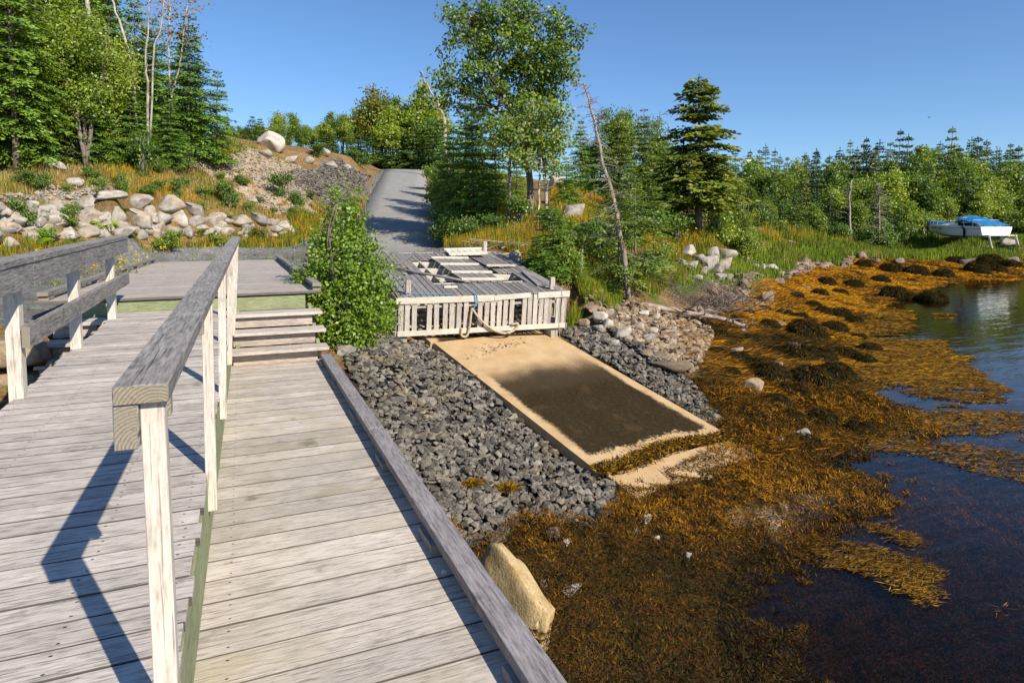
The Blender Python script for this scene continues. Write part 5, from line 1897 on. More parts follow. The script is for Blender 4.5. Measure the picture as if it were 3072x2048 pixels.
for i, (u, d, vt, lab) in enumerate([(1850, 40, 320, 'leafy tree rising behind the spruces left of the lone one'), (1950, 42, 325, 'grey green leafy tree crown beside the lone spruce'), (1770, 42, 420, 'leafy tree between maple and leaning dead tree')]):
    p = ground_at(u, d)
    tree('leafy_tree', lab, 'tree', LEAFN[i % 2], p, top_h(p, u, vt) / 6, None, None, 1.0, ('bark', 'maple'))
p = ground_at(2238, 33, 735)
tree('birch_tree', 'young light green birch standing at the edge of the shore boulders', 'birch', LEAFN[1], p, top_h(p, 2238, 575) / 6, 1.1, None, 1.0, ('bark', 'birch'))
for i, (u, d, h, w, mat, lab) in enumerate([(1665, 22.5, 1.1, 1.6, 'shrub', 'shrub in the gap between maple stems and the bushy young fir'), (1760, 21, 1.2, 1.5, 'shrub', 'dark shrub right of the bushy young fir'), (1800, 20, .9, 1.3, 'birch', 'light green shrub near the broken snag'), (1830, 23, 1.5, 1.7, 'shrub', 'tall shrub behind the sparse spruces'),
                                         (1920, 26, 1.3, 1.8, 'shrub', 'broad shrub on the slope left of the lone spruce'), (2030, 29, 1.5, 1.9, 'shrub', 'shrub at the left of the lone spruce trunk'), (2150, 31, 1.7, 2.0, 'birch', 'light shrub right of the lone spruce trunk'), (1980, 24, .9, 1.4, 'birch', 'low light shrub above the white boulder heap'), (1500, 23.5, 1.0, 1.6, 'shrub', 'shrub at the foot of thin grey trunk'), (1560, 24.5, 1.3, 1.5, 'shrub', 'shrub beside the thick maple trunk'),
                                         (2210, 34, 2.0, 2.2, 'shrub', 'shrub at the foot of the young shore birch'), (1720, 20, .8, 1.2, 'birch', 'yellow green low bush beside the silvery snag')]):
    p = ground_at(u, d)
    tree('bush', lab, 'bush', SH[i % 2], p - np.array([0, 0, .05]), w / 1.2, None, None, h / (w / 1.2), ('bark', mat))
for i, (u, d, vt, lab) in enumerate([(1870, 25, 560, 'small fir on the slope just behind the leaning dead tree'), (1790, 24, 610, 'small fir between bushy fir and leaning dead tree'), (1950, 28, 540, 'small fir halfway between dead tree and lone spruce'), (2060, 33, 500, 'fir close behind the lone spruce trunk'), (1700, 30, 470, 'fir right of the maple stems on the mound')]):
    fir_at(u, d, vt, FIRS[i % 3], lab, wide=1.35)
# leaning dead spruce, stump
stem_tree('dead_tree', 'leaning dead spruce with bare drooping branches beside the shore', 'dead tree', [(1887, 884, 17.5), (1868, 740, 17.6), (1840, 600, 17.7), (1800, 440, 17.9), (1768, 320, 18.1), (1750, 250, 18.2)], .085, .018, 100, 1.2, 110, ('deadwood', 'deadwood'), .55, .011, None, 4, .18)
stem_tree('dead_stump', 'broken silvery snag standing behind the right corner of the float', 'snag', [(1738, 858, 16.8), (1744, 800, 16.8), (1748, 748, 16.8)], .06, .02, 6, .12, 111, ('deadwood', 'deadwood'))
stem_tree('dead_tree', 'two bare reddish trunks right of the lone spruce base', 'dead tree', [(2128, 705, 31.5), (2135, 660, 31.5), (2141, 632, 31.5)], .06, .035, 8, .5, 112, ('deadwood', 'deadwood'), .3)
# behind the road crest
for i, (u, d, vt, pr, lab, mt2) in enumerate([(1120, 82, 272, 0, 'large maple turning rusty at the top beyond the road', 'rust'), (1175, 86, 300, 1, 'green tree right of the rusty maple beyond the road', 'maple'), (1262, 80, 264, 1, 'tall thin crowned birch beyond the road end', 'birch'), (1030, 84, 348, 2, 'round topped leafy tree left of the rusty maple', 'maple'),
                                              (838, 88, 342, 0, 'leafy tree behind the largest crest boulder', 'birch'), (890, 90, 348, 1, 'leafy tree right of the one behind the crest boulder', 'birch'), (925, 92, 380, 2, 'low leafy tree on the skyline between boulders', 'birch'), (990, 90, 345, 1, 'slim leafy tree on skyline left of the round topped one', 'maple'), (1310, 84, 300, 1, 'leafy tree at the left of the maple crown beyond the road', 'birch'), (1215, 90, 330, 2, 'pale green tree between rusty maple and tall birch', 'birch')]):
    p = ground_at(u, d)
    tree('leafy_tree', lab, 'tree', LEAFY[pr], p, max(3, top_h(p, u, vt)) / 8, None, None, 1.0, ('paleBark' if mt2 == 'birch' else 'bark', mt2))
for i, (u, d, vt) in enumerate([(762, 70, 352), (790, 72, 358), (740, 62, 395), (870, 78, 400), (905, 78, 405), (945, 80, 408), (985, 78, 370), (1010, 78, 402), (1055, 76, 396), (1085, 78, 388), (1120, 76, 392), (1150, 80, 396), (1185, 76, 400), (1215, 78, 386), (1245, 76, 372), (1275, 78, 380), (1300, 74, 372), (1325, 70, 360), (830, 84, 420), (810, 76, 430)]):
    fir_at(u, d, vt, FAR_F[i % 4], ('small pointed fir on the skyline left of the largest crest boulder' if i < 3 else 'dark fir in the row beyond the road crest'), 'farfir', group='firs beyond the road crest', base_h=8, wide=1.8)
stem_tree('dead_tree', 'bent pale bare trunk leaning right beside the maple beyond the road', 'dead tree', [(1345, 430, 60), (1330, 350, 60), (1310, 300, 60), (1280, 255, 60), (1265, 215, 60)], .17, .05, 12, 2.2, 113, ('paleBark', 'paleBark'), -.1, .03)
fir_at(690, 40, 340, FIRS[1], 'wispy crooked young fir at the right tip of the left wood', wide=.75)

for i in range(26):
    u = 700 + i * 25 + random.uniform(-8, 8)
    d = random.uniform(76, 90)
    p = ground_at(u, d)
    vt = np.interp(u, [700, 780, 960, 1100, 1330], [395, 385, 390, 335, 330]) + random.uniform(-18, 30)
    tree('leafy_tree', 'leafy tree among the dark firs beyond the road crest', 'tree', LEAFY[i % 3], p, max(3, top_h(p, u, vt)) / 8, None, 'leafy trees beyond the road crest', 1.0, ('paleBark', random.choice(['maple', 'birch', 'birch'])))
# --- far wood across the cove
SKY = np.array([(1700, 380), (1900, 420), (2100, 470), (2180, 488), (2250, 482), (2350, 496), (2450, 482), (2560, 472), (2600, 458), (2680, 452), (2760, 462), (2820, 455), (2870, 448), (2930, 458), (3000, 470), (3072, 482), (3300, 480), (3600, 470)], float)
rows = [(73, 34, 130, 70, 2170), (79, 36, 70, 60, 2150), (88, 40, 30, 50, 2120), (104, 44, 6, 34, 2050), (128, 46, -4, 26, 2000)]
kinds = 0
for d0, n, drop, var, u0 in rows:
    for i in range(n):
        u = u0 + (3380 - u0) * (i + random.uniform(-.3, .3)) / n
        d = d0 + random.uniform(-2.5, 2.5)
        vt = np.interp(u, SKY[:, 0], SKY[:, 1]) + drop + random.uniform(-.4, .6) * var
        if d0 < 75 and 2760 < u < 3080:
            d += 7
        p = ground_at(u, d)
        h = max(2.5, top_h(p, u, vt))
        fir = random.random() < (.48 if d0 < 85 else .6 if d0 < 100 else .85)
        if fir:
            tree('fir_tree', 'dark green conifer standing in the far wood across the cove', 'fir tree', FAR_F[random.randrange(4)], p, h / 8 * 1.12, None, 'conifers of the far wood', random.uniform(.9, 1.15), ('bark', random.choice(['farfir', 'spruce', 'darkfir'])))
        else:
            tree('leafy_tree', 'light green leafy tree standing in the far wood across the cove', 'tree', LEAFY[random.randrange(3)], p, h / 8, None, 'leafy trees of the far wood', 1.0, ('paleBark', random.choice(['maple', 'birch', 'birch'])))
# low growth along the wood's edge
for i in range(46):
    u = 2190 + (3250 - 2190) * (i + random.uniform(-.3, .3)) / 46
    d = 70.5 + random.uniform(-1, 1.5) + (4 if 2740 < u < 3090 else 0)
    p = ground_at(u, d)
    tree('bush', 'leafy bush along the foot of the far wood', 'bush', SH[i % 2], p, random.uniform(1.3, 2.4), None, 'bushes at the foot of the far wood', random.uniform(.8, 1.5), ('bark', random.choice(['shrub', 'birch', 'shrub'])))
stem_tree('dead_tree', 'grey dead spruce with dense bare twigs in front of the far wood', 'dead tree', [(2638, 722, 70), (2638, 660, 70), (2637, 600, 70), (2636, 550, 70)], .12, .03, 80, 2.6, 114, ('deadwood', 'deadwood'), .7, .03, None, 3, .1)
stem_tree('birch_tree', 'pale birch stem in front of the dark firs left of the grey dead spruce', 'birch', [(2552, 718, 70), (2551, 650, 70), (2548, 590, 70), (2556, 540, 70)], .13, .05, 10, 1.8, 115, ('paleBark', 'paleBark'), -.3, .03)

# ------------------------------------------------------------------ grasses and flowers
GOLD, STRAW, RUST, GREEN, LIME = (.48, .31, .03), (.48, .37, .17), (.30, .155, .05), (.11, .185, .022), (.26, .31, .035)
OLIVE = (.15, .155, .03)


def grass_field(name, polys, n, h, cols, avoid=(), thin=.9, lean=.35, wmul=1.0, flower=0.0, seed=1, patch=.35, zmin=None):
    g = np.random.default_rng(seed)
    P = np.concatenate([scatter_poly(p, int(n * (abs(poly_area(p)) / sum(abs(poly_area(q)) for q in polys))), g) for p in polys])
    keep = np.ones(len(P), bool)
    for a in avoid:
        m = inside(a, P[:, 0] + (vnoise(P[:, 0], P[:, 1], 1.0, 8) - .5) * 1.6, P[:, 1] + (vnoise(P[:, 0], P[:, 1], 1.0, 9) - .5) * 1.6)
        keep &= ~(m & (g.random(len(P)) < thin))
    rd, _ = road_at(P[:, 0], P[:, 1])
    keep &= rd > .1
    keep &= ~((P[:, 0] > -2.5) & (P[:, 0] < 1.1) & (P[:, 1] > 9.4) & (P[:, 1] < 20.9))
    P = P[keep]
    z = terrain(P[:, 0], P[:, 1])
    if zmin is not None:
        k = z > zmin
        P, z = P[k], z[k]
    m = len(P)
    dd = P @ HF[:2]
    pn = vnoise(P[:, 0], P[:, 1], patch, seed)
    pn2 = vnoise(P[:, 0], P[:, 1], patch * 3, seed + 50)
    sel = np.clip((pn * .65 + pn2 * .35 + g.normal(0, .14, m)), 0, .999)
    ci = np.clip(((sel - .22) / .56 * len(cols)), 0, len(cols) - 1).astype(int)
    c = np.array(cols)[ci] * g.uniform(.65, 1.35, (m, 1))
    hh = g.uniform(*h, m) * (.6 + .8 * pn2)
    ww = np.maximum(.010, dd * .0011) * wmul * g.uniform(.7, 1.4, m)
    a = g.uniform(0, 6.28, m)
    A = np.stack([np.cos(a), np.sin(a), 0 * a], 1) * ww[:, None] / 2
    la = g.uniform(0, 6.28, m)
    T = np.stack([np.cos(la) * hh * lean * g.random(m), np.sin(la) * hh * lean * g.random(m), hh], 1)
    B = np.concatenate([P, z[:, None] - .02], 1)
    V = np.stack([B - A, B + A, B + T], 1).reshape(-1, 3)
    F = [np.arange(m * 3).reshape(-1, 3)]
    Cc = [c]
    if flower:
        nf = int(m * flower)
        k = g.choice(m, nf, replace=False)
        tip = (B + T)[k]
        s_ = np.maximum(.03, dd[k] * .0016)[:, None]
        off = len(V)
        Dn = unit(g.normal(0, 1, (nf, 3)))
        Vq, Fq = leaf_quads(tip - Dn * s_ * .5, Dn, g.normal(0, .6, (nf, 3)) + [0, 0, 1], s_[:, 0], s_[:, 0])
        V = np.concatenate([V, Vq])
        F.append(Fq + off)
        Cc.append(np.tile([.75, .50, .02], (nf, 1)) * g.uniform(.7, 1.2, (nf, 1)))
    me_ = mesh_np(name, V, F, col=np.concatenate(Cc))
    o = link(name, me_, M['grass'])
    o['kind'] = 'stuff'
    return o


def poly_area(p):
    x, y = p[:, 0], p[:, 1]
    return .5 * float(np.dot(x, np.roll(y, -1)) - np.dot(y, np.roll(x, -1)))


Z_BANK = poly_px([(-250, 600), (0, 600), (400, 606), (860, 652), (905, 705), (960, 690), (1000, 640), (930, 560), (860, 490), (735, 432), (560, 425), (300, 455), (0, 525), (-250, 525)])
Z_FOOT = poly_px([(-200, 745), (0, 742), (250, 728), (700, 712), (880, 690), (930, 700), (905, 730), (700, 738), (480, 748), (250, 757), (0, 768), (-200, 776)])
Z_FOOT2 = poly_px([(860, 655), (905, 640), (960, 660), (1000, 645), (960, 705), (905, 715)])
grass_field('bank_grass', [Z_BANK], 40000, (.08, .30), [STRAW, RUST, LIME, OLIVE, GREEN, STRAW, RUST, LIME, GOLD], Z_TAN + [Z_STONY], .95, flower=.05, seed=3, patch=.5)
grass_field('wall_foot_weeds', [Z_FOOT, Z_FOOT2], 9000, (.12, .45), [GREEN, LIME, GOLD, RUST, LIME, GREEN], flower=.10, seed=4, patch=.9)
grass_field('mound_grass', [Z_GOLD], 30000, (.14, .38), [GOLD, GOLD, LIME, GOLD, STRAW, RUST], flower=.16, seed=5, patch=.6)
grass_field('road_verge_grass', Z_SHOULDER, 9000, (.1, .4), [GOLD, RUST, STRAW, LIME, GOLD], flower=.04, seed=6, patch=.7)
grass_field('shore_grass', [Z_GREEN], 80000, (.25, .65), [LIME, GREEN, LIME, (.17, .25, .025), GREEN, OLIVE, (.30, .30, .05)], flower=.004, seed=7, patch=.25, zmin=-1.12, wmul=1.25)
Z_MFOOT = poly_px([(1330, 742), (1400, 690), (1420, 650), (1640, 640), (1660, 700), (1640, 740), (1600, 790), (1480, 745), (1440, 760)])
Z_FLR = poly_px([(1700, 985), (1725, 880), (1760, 840), (1850, 860), (1870, 900), (1840, 940), (1760, 930)])
grass_field('maple_foot_grass', [Z_MFOOT], 16000, (.15, .5), [GOLD, LIME, GREEN, GOLD, RUST], flower=.12, seed=8, patch=.8)
grass_field('float_side_grass', [Z_FLR], 9000, (.15, .42), [GREEN, LIME, LIME, GREEN, GOLD], flower=.01, seed=9, patch=.8)
Z_RSLOPE = poly_px([(1640, 700), (1660, 640), (1700, 600), (1990, 700), (2200, 760), (2050, 850), (1900, 870), (1760, 840), (1690, 860), (1640, 780)])
grass_field('slope_growth', [Z_RSLOPE], 30000, (.10, .36), [GREEN, GOLD, LIME, GOLD, GREEN, OLIVE], flower=.05, seed=10, patch=.5)
grass_field('yard_weeds', [Z_YARD], 6500, (.03, .15), [LIME, GREEN, OLIVE], seed=11, patch=1.2, wmul=1.6)
Z_FAREDGE = poly_px([(2180, 745), (2500, 733), (2800, 727), (3300, 724), (3300, 716), (2800, 717), (2500, 719), (2180, 728)])
grass_field('wood_edge_growth', [Z_FAREDGE], 16000, (.4, 1.1), [GREEN, OLIVE, LIME, GREEN, GOLD], seed=12, patch=.3, wmul=1.3)

# ------------------------------------------------------------------ rockweed
AMBER, BROWN, DARK_, TAWNY = (.44, .20, .013), (.105, .052, .012), (.032, .027, .011), (.235, .110, .014)


def fronds(name, P, z, L, W, cols, sel, g, flow=None, lift=.12, rnd=.5):
    m = len(P)
    a = g.uniform(0, 6.28, m) if flow is None else flow + g.normal(0, rnd, m) + np.pi * (g.random(m) < .5)
    D = np.stack([np.cos(a), np.sin(a), g.normal(lift, lift * .9, m)], 1)
    ci = np.clip((sel * len(cols)), 0, len(cols) - 1).astype(int)
    c = np.array(cols)[ci] * g.uniform(.55, 1.5, (m, 1))
    Vq, Fq = leaf_quads(np.concatenate([P, z[:, None]], 1), D, g.normal(0, .45, (m, 3)) + [0, 0, 1], L, W)
    o = link(name, mesh_np(name, Vq, [Fq], col=c), M['weed'])
    o['kind'] = 'stuff'
    return o


g = np.random.default_rng(200)
not_stone = lambda P: ~(inside(Z_SLATE, P[:, 0], P[:, 1]) | inside(np.array([[3.3, 12.4], [6.3, 12.4], [7.25, 8.05], [4.34, 7.3]]), P[:, 0], P[:, 1]))
# near bed
P = np.stack([g.uniform(1.02, 12.5, 560000), g.uniform(-.5, 10.0, 560000)], 1)
z = terrain(P[:, 0], P[:, 1])
dd = P @ HF[:2]
keep = not_stone(P) & (z < -1.30) & (z > -2.6) & (dd > 2.0) & (g.random(len(P)) < np.clip(9.0 / np.maximum(dd, 1) - .35, .18, 1)) & ~inside(Z_SLATE2, P[:, 0], P[:, 1]) & ~((P[:, 0] > 4.6) & (P[:, 0] < 7.4) & (P[:, 1] > 7.05) & (P[:, 1] < 8.0) & ((P[:, 1] - 7.4 - (P[:, 0] - 4.4) * .25) < -.02) & ((P[:, 1] - 7.4 - (P[:, 0] - 4.4) * .25) > -.42))
keep &= ~(inside(Z_SAND, P[:, 0] + g.normal(0, .12, len(P)), P[:, 1] + g.normal(0, .12, len(P))) & (g.random(len(P)) < .85))
P, z, dd = P[keep], z[keep], dd[keep]
Z_BRIGHT = np.array([at_z(u, v, -1.8)[:2] for u, v in [(1880, 1470), (2300, 1340), (2480, 1400), (2380, 1540), (2080, 1650), (1830, 1560)]])
n1_, n2_ = vnoise(P[:, 0], P[:, 1], .9, 21), vnoise(P[:, 0], P[:, 1], 2.8, 22)
n3_ = vnoise(P[:, 0], P[:, 1], 7.5, 24)
hump = np.maximum(0, n1_ - .35) * .20 + np.maximum(0, n2_ - .4) * .10 + (n3_ - .3) * .11
sel = np.clip(n1_ * .42 + n2_ * .32 + n3_ * .34 - .05 - .24 * smooth(7.4, 5.2, dd) + .15 * inside(Z_BRIGHT, P[:, 0] + g.normal(0, .2, len(P)), P[:, 1] + g.normal(0, .2, len(P))) + g.normal(0, .13, len(P)), 0, .999)
fl_ang = vnoise(P[:, 0], P[:, 1], .7, 23) * 6.28
fronds('rockweed_bed', P, z + hump + .01, g.uniform(.03, .085, len(P)) * np.clip(dd / 7, .8, 2), g.uniform(.006, .012, len(P)) * np.clip(dd / 7, .8, 2), [DARK_, DARK_, (.055, .040, .013), BROWN, BROWN, TAWNY, (.34, .165, .016)], sel, g, fl_ang, .42, .8)
# cove bed
Z_COVE = poly_px([(2020, 975), (2110, 930), (2160, 890), (2290, 842), (2400, 806), (2550, 780), (2800, 783), (3300, 795), (3300, 850), (2900, 845), (2700, 880), (2600, 960), (2560, 1060), (2620, 1200), (2560, 1330), (2420, 1430), (2200, 1330), (2120, 1200), (2040, 1060)])
P = scatter_poly(Z_COVE, 170000, g)
dd = P @ HF[:2]
k = (g.random(len(P)) < np.clip(26 / dd, .25, 1)) & ~inside(Z_SLATE2, P[:, 0], P[:, 1])
P, dd = P[k], dd[k]
z = terrain(P[:, 0], P[:, 1])
n1_, n2_ = vnoise(P[:, 0], P[:, 1], .45, 31), vnoise(P[:, 0], P[:, 1], 1.5, 32)
sel = np.clip(n1_ * .55 + n2_ * .5 - .18 + g.normal(0, .12, len(P)) + .22 * smooth(19, 28, dd) * smooth(-1.95, -1.6, z) - .16 * smooth(46, 52, dd), 0, .999)
fronds('cove_rockweed', P, np.maximum(z + .03 + .12 * np.maximum(0, n2_ - .45), np.where(z < WL, WL + .005, -9)), g.uniform(.14, .42, len(P)), np.maximum(.010, dd * .0009) * g.uniform(.8, 1.5, len(P)), [DARK_, BROWN, TAWNY, AMBER, AMBER, (.42, .22, .015)], sel, g, -YAW + .25, .10, .35)
# weed floating on the surface
ud, dq = g.uniform(2180, 3160, 560000), np.sqrt(g.uniform(5.5 ** 2, 54 ** 2, 560000))
P = HF[None, :2] * dq[:, None] + RT[None, :2] * (dq * (ud - CX) / FPX)[:, None]
P = np.concatenate([P, scatter_poly(np.array([at_z(u, v, WL)[:2] for u, v in [(2300, 1650), (2440, 1560), (2660, 1560), (2860, 1650), (2980, 1740), (2780, 1830), (2540, 1790), (2380, 1720)]]), 7500, g)])
z = terrain(P[:, 0], P[:, 1])
dd = P @ HF[:2]
lat = P @ RT[:2]
uu = CX + FPX * lat / dd
vv = HY + FPX * (EYE_Z - WL) / dd
n1_ = vnoise(P[:, 0] * .8 + P[:, 1] * .25, P[:, 1] * 1.1 - P[:, 0] * .4, .42, 41) * .6 + vnoise(P[:, 0] * .7, P[:, 1] * 1.5, 1.3, 42) * .4
dep = WL - z
cover = 1.0 - smooth(.0, .55, dep) * .75
patch_ = inside(np.array([at_z(u, v, WL)[:2] for u, v in [(2370, 1650), (2480, 1600), (2640, 1600), (2820, 1680), (2900, 1730), (2760, 1780), (2560, 1740), (2440, 1700)]]), P[:, 0] + (vnoise(P[:, 0], P[:, 1], 2.2, 45) - .5) * 1.1 + g.normal(0, .08, len(P)), P[:, 1] + (vnoise(P[:, 0], P[:, 1], 2.2, 46) - .5) * 1.1 + g.normal(0, .08, len(P)))
v_up = 1000 + np.maximum(0, uu - 2700) * .67
v_lo = 1310 + (uu - 2480) * .22
thr = .34 + .55 * smooth(0, 110, v_up - vv) * smooth(2600, 2760, uu) + .6 * smooth(-20, 70, vv - v_lo)
n1_ = vnoise(lat, dd * 1.9, .45, 41) * .55 + vnoise(lat, dd * 2.2, 1.5, 42) * .45
k = (z < WL + .03) & (dep < 1.4) & (dd < 55) & (dd > 4.5) & ((n1_ > thr) & (vv < 1480) | (patch_ & (vnoise(P[:, 0], P[:, 1], 2.6, 47) + vnoise(P[:, 0], P[:, 1], 7.0, 48) * .5 > .42)) | ((n1_ > .56) & (dep < .09))) & (g.random(len(P)) < np.clip(34 / dd, .3, 1))
P, dd, n1_ = P[k], dd[k], n1_[k]
m = len(P)
fronds('floating_rockweed', P, np.full(m, WL + .008) + g.uniform(0, .02, m), g.uniform(.08, .22, m) * np.clip(dd / 12, .6, 1.6), np.maximum(.007, dd * .0013) * g.uniform(.8, 1.4, m), [BROWN, (.16, .10, .022), TAWNY, (.30, .155, .018)], np.clip(g.uniform(0, 1, m) * .7 + (n1_ - .5), 0, .999), g, -YAW + .15, .03, .5)

# weed draped rocks standing in the cove
MND = []
for q in range(4):
    gq = np.random.default_rng(220 + q)
    cm = boulder_mesh('weed_mound', 230 + q, (.76, .72, .70), 2, 3, .25)
    n = 4200
    a = gq.uniform(0, 6.28, n)
    ph = np.arccos(gq.uniform(.0, 1, n))
    lump = .86 + .28 * vnoise(a * 1.0, ph * 1.2, 1.7, 60 + q)
    C_ = np.stack([np.sin(ph) * np.cos(a) * .46, np.sin(ph) * np.sin(a) * .44, np.cos(ph) * .43], 1) * lump[:, None]
    D_ = np.stack([np.cos(a) * np.cos(ph), np.sin(a) * np.cos(ph), -np.sin(ph)], 1) + gq.normal(0, .28, (n, 3)) + C_ * .25
    Vq, Fq = leaf_quads(C_, D_, C_ + gq.normal(0, .15, (n, 3)), gq.uniform(.07, .17, n), gq.uniform(.010, .020, n))
    ci = gq.choice(4, n, p=[.70, .20, .07, .03])
    MND.append((cm, mesh_np('frond', Vq, [Fq], col=np.array([DARK_, (.055, .042, .014), BROWN, TAWNY])[ci] * gq.uniform(.6, 1.4, (n, 1)))))
MOUNDS = [(2305, 1131, 110), (2427, 1157, 120), (2505, 1136, 100), (2388, 1075, 90), (2453, 1079, 95), (2266, 1105, 70), (2327, 1215, 80), (2379, 1188, 90), (2466, 1271, 85), (2427, 1219, 60), (2566, 1201, 70), (2366, 1262, 80), (2579, 1300, 80), (2418, 1008, 100), (2500, 992, 70),
          (2562, 970, 50), (2522, 949, 60), (2575, 1020, 45), (2610, 1052, 60), (2531, 1075, 80), (2592, 1090, 60), (2309, 984, 55), (2292, 932, 36), (2244, 942, 34), (2388, 893, 40), (2518, 884, 45), (2679, 895, 70), (2720, 897, 50), (2797, 902, 70), (2457, 888, 44), (2353, 945, 44), (2675, 815, 60),
          (2745, 823, 60), (2866, 789, 50), (2967, 789, 60), (2592, 800, 40), (2440, 920, 40), (2196, 968, 50), (2218, 1085, 60), (2192, 1125, 55), (2345, 1030, 60), (2160, 1010, 46), (2640, 845, 46), (2830, 830, 50), (2930, 815, 60), (3030, 800, 50), (2990, 815, 44), (2480, 850, 44), (2560, 860, 50), (2400, 960, 46), (2470, 940, 44),
          (2330, 1060, 60), (2250, 1020, 48), (2150, 1060, 50), (2410, 1330, 80), (2300, 1290, 60), (2520, 1340, 60)]
for i, (u, v, w) in enumerate(MOUNDS):
    p = hit(u, v)
    if p[2] < WL:
        p = at_z(u, v, WL - .05)
    d = depth(p)
    s_ = w * d / FPX * 1.25
    cm, fm = MND[i % 4]
    near = d < 14
    e = thing('weed_mound', ('dark rockweed draped rock near the foot of the boat ramp' if near else 'dark rockweed draped rock rising from the orange weed of the cove'), 'seaweed', p + np.array([0, 0, -.02]), random.uniform(0, 6.28), 'weed draped rocks near the ramp foot' if near else 'weed draped rocks in the cove')
    e.scale = (s_, s_, s_ * random.uniform(.75, 1.0))
    link('rock', with_mat(cm, M['mud']), None, e)
    link('fronds', with_mat(fm, M['weed']), None, e)
for i, (u, v, w) in enumerate([(2210, 1060, 40), (2250, 1190, 34), (2180, 1180, 36), (2330, 1100, 40), (2350, 1180, 34), (2410, 1120, 36), (2290, 1250, 44), (2400, 1250, 40), (2490, 1060, 34), (2230, 1000, 30), (2340, 980, 30), (2420, 870, 30), (2620, 790, 34), (2480, 800, 30), (2900, 795, 40), (2700, 790, 34), (3040, 790, 44), (2340, 1330, 40), (2190, 1290, 34)]):
    p = hit(u, v)
    d = depth(p)
    o = put_boulder('rock', p + np.array([0, 0, w * d / FPX * .16]), (w * d / FPX, w * d / FPX * .8, w * d / FPX * .6), M['redstone'])
    tag(o, 'wet brown rock showing through the cove weed', 'rock', 'wet rocks among the cove weed')
# clumps on the crushed stone and weed line across the slip
for i, (u, v, w, lab) in enumerate([(1420, 1478, 70, 'small golden rockweed clump on the crushed stone by the curb'), (1520, 1500, 90, 'brown rockweed patch on the lower crushed stone')]):
    p = hit(u, v)
    n = 420
    C_ = g.normal(0, .42, (n, 3)) * [1, .8, 0] + [0, 0, .1]
    D_ = np.concatenate([C_[:, :2] + g.normal(0, .3, (n, 2)), g.uniform(-.1, .5, (n, 1))], 1)
    Vq, Fq = leaf_quads(C_ * .35, D_, g.normal(0, .4, (n, 3)) + [0, 0, 1], g.uniform(.10, .26, n), g.uniform(.02, .035, n))
    o = link('seaweed_clump', mesh_np('seaweed_clump', Vq, [Fq], col=np.array([(.36, .20, .015), TAWNY, BROWN])[g.integers(0, 3, n)] * g.uniform(.6, 1.3, (n, 1))), M['weed'])
    s_ = w * depth(p) / FPX * 1.2
    o.location = tuple(p + np.array([0, 0, .10]))
    o.scale = (s_, s_, s_)
    tag(o, lab, 'seaweed')
n = 5200
al_, ac_ = g.uniform(-.06, .17, n), g.uniform(-.02, 2.82, n)
al_ += .06 * np.sin(ac_ * 3) + .16 * np.maximum(0, 1 - np.abs(ac_ - .9) / 1.2) * g.uniform(-1, .5, n)
Wp = np.array([3.45, 12.1, -.55])[None] + (al_ + Ls - .02)[:, None] * np.array(Xd)[None] + ac_[:, None] * np.array(Yd)[None] + np.array(Zd)[None] * g.uniform(.0, .05, n)[:, None]
a = g.uniform(0, 6.28, n)
Vq, Fq = leaf_quads(Wp, np.stack([np.cos(a), np.sin(a), g.uniform(0, .5, n)], 1), g.normal(0, .4, (n, 3)) + [0, 0, 1], g.uniform(.05, .11, n), g.uniform(.012, .022, n))
o = link('wrack_line', mesh_np('wrack_line', Vq, [Fq], col=np.array([TAWNY, BROWN, (.38, .22, .02), DARK_])[g.integers(0, 4, n)] * g.uniform(.6, 1.3, (n, 1))), M['weed'])
o['kind'] = 'stuff'
# dried weed scraps on the upper slip
n = 130
cl_ = g.normal(0, 1, (n, 2)) * [.09, .42]
kk_ = g.integers(0, 3, n)
cen = np.array([[.62, 1.05], [.55, 1.5], [.72, .8]])
Wp = np.array([3.45, 12.1, -.55])[None] + (cen[kk_, 0] + cl_[:, 0] + cl_[:, 1] * -.12)[:, None] * np.array(Xd)[None] + (cen[kk_, 1] + cl_[:, 1] * .7)[:, None] * np.array(Yd)[None] + np.array(Zd)[None] * .012
a = g.uniform(0, 6.28, n)
Vq, Fq = leaf_quads(Wp, np.stack([np.cos(a), np.sin(a), g.uniform(0, .1, n)], 1), g.normal(0, .2, (n, 3)) + [0, 0, 1], g.uniform(.03, .08, n), g.uniform(.012, .025, n))
o = link('dried_weed', mesh_np('dried_weed', Vq, [Fq], col=np.tile([.04, .028, .018], (n, 1)) * g.uniform(.6, 1.3, (n, 1))), M['weed'])
o['kind'] = 'stuff'
# pale barnacled stones in the weed
for i, (u, v, w, h, lab) in enumerate([(1940, 1580, 32, 34, 'white barnacled stone among the brown weed below the boat ramp'), (1905, 1610, 26, 22, 'small pale stone left of the white barnacled one'), (1970, 1640, 26, 22, 'white stone at the lower right of the barnacled pair'), (1700, 1645, 30, 26, 'lone white stone near the lowest crushed stone'), (1630, 1780, 30, 28, 'pale barnacled stone right of the golden boulder'),
                                       (1720, 1780, 62, 26, 'long white barnacled stone right of the golden boulder'), (1700, 1805, 44, 26, 'pale stone just below the long white one'), (2065, 1690, 26, 28, 'pale stone in the dark weed lower centre'), (1660, 1620, 56, 44, 'dark angular stone alone in the brown weed'), (1480, 1650, 70, 40, 'largest dark stone at the bottom of the crushed bank'),
                                       (1630, 1850, 40, 50, 'dark red stone beside the golden boulder')]):
    p = hit(u, v + h * .3)
    d = depth(p)
    o = put_boulder('stone', p + np.array([0, 0, h * d / FPX * .3 + .05]), (w * d / FPX, w * d / FPX * .8, h * d / FPX), M['slate' if 'dark' in lab and 'weed lower' not in lab else 'bigstone'])
    tag(o, lab, 'stone')

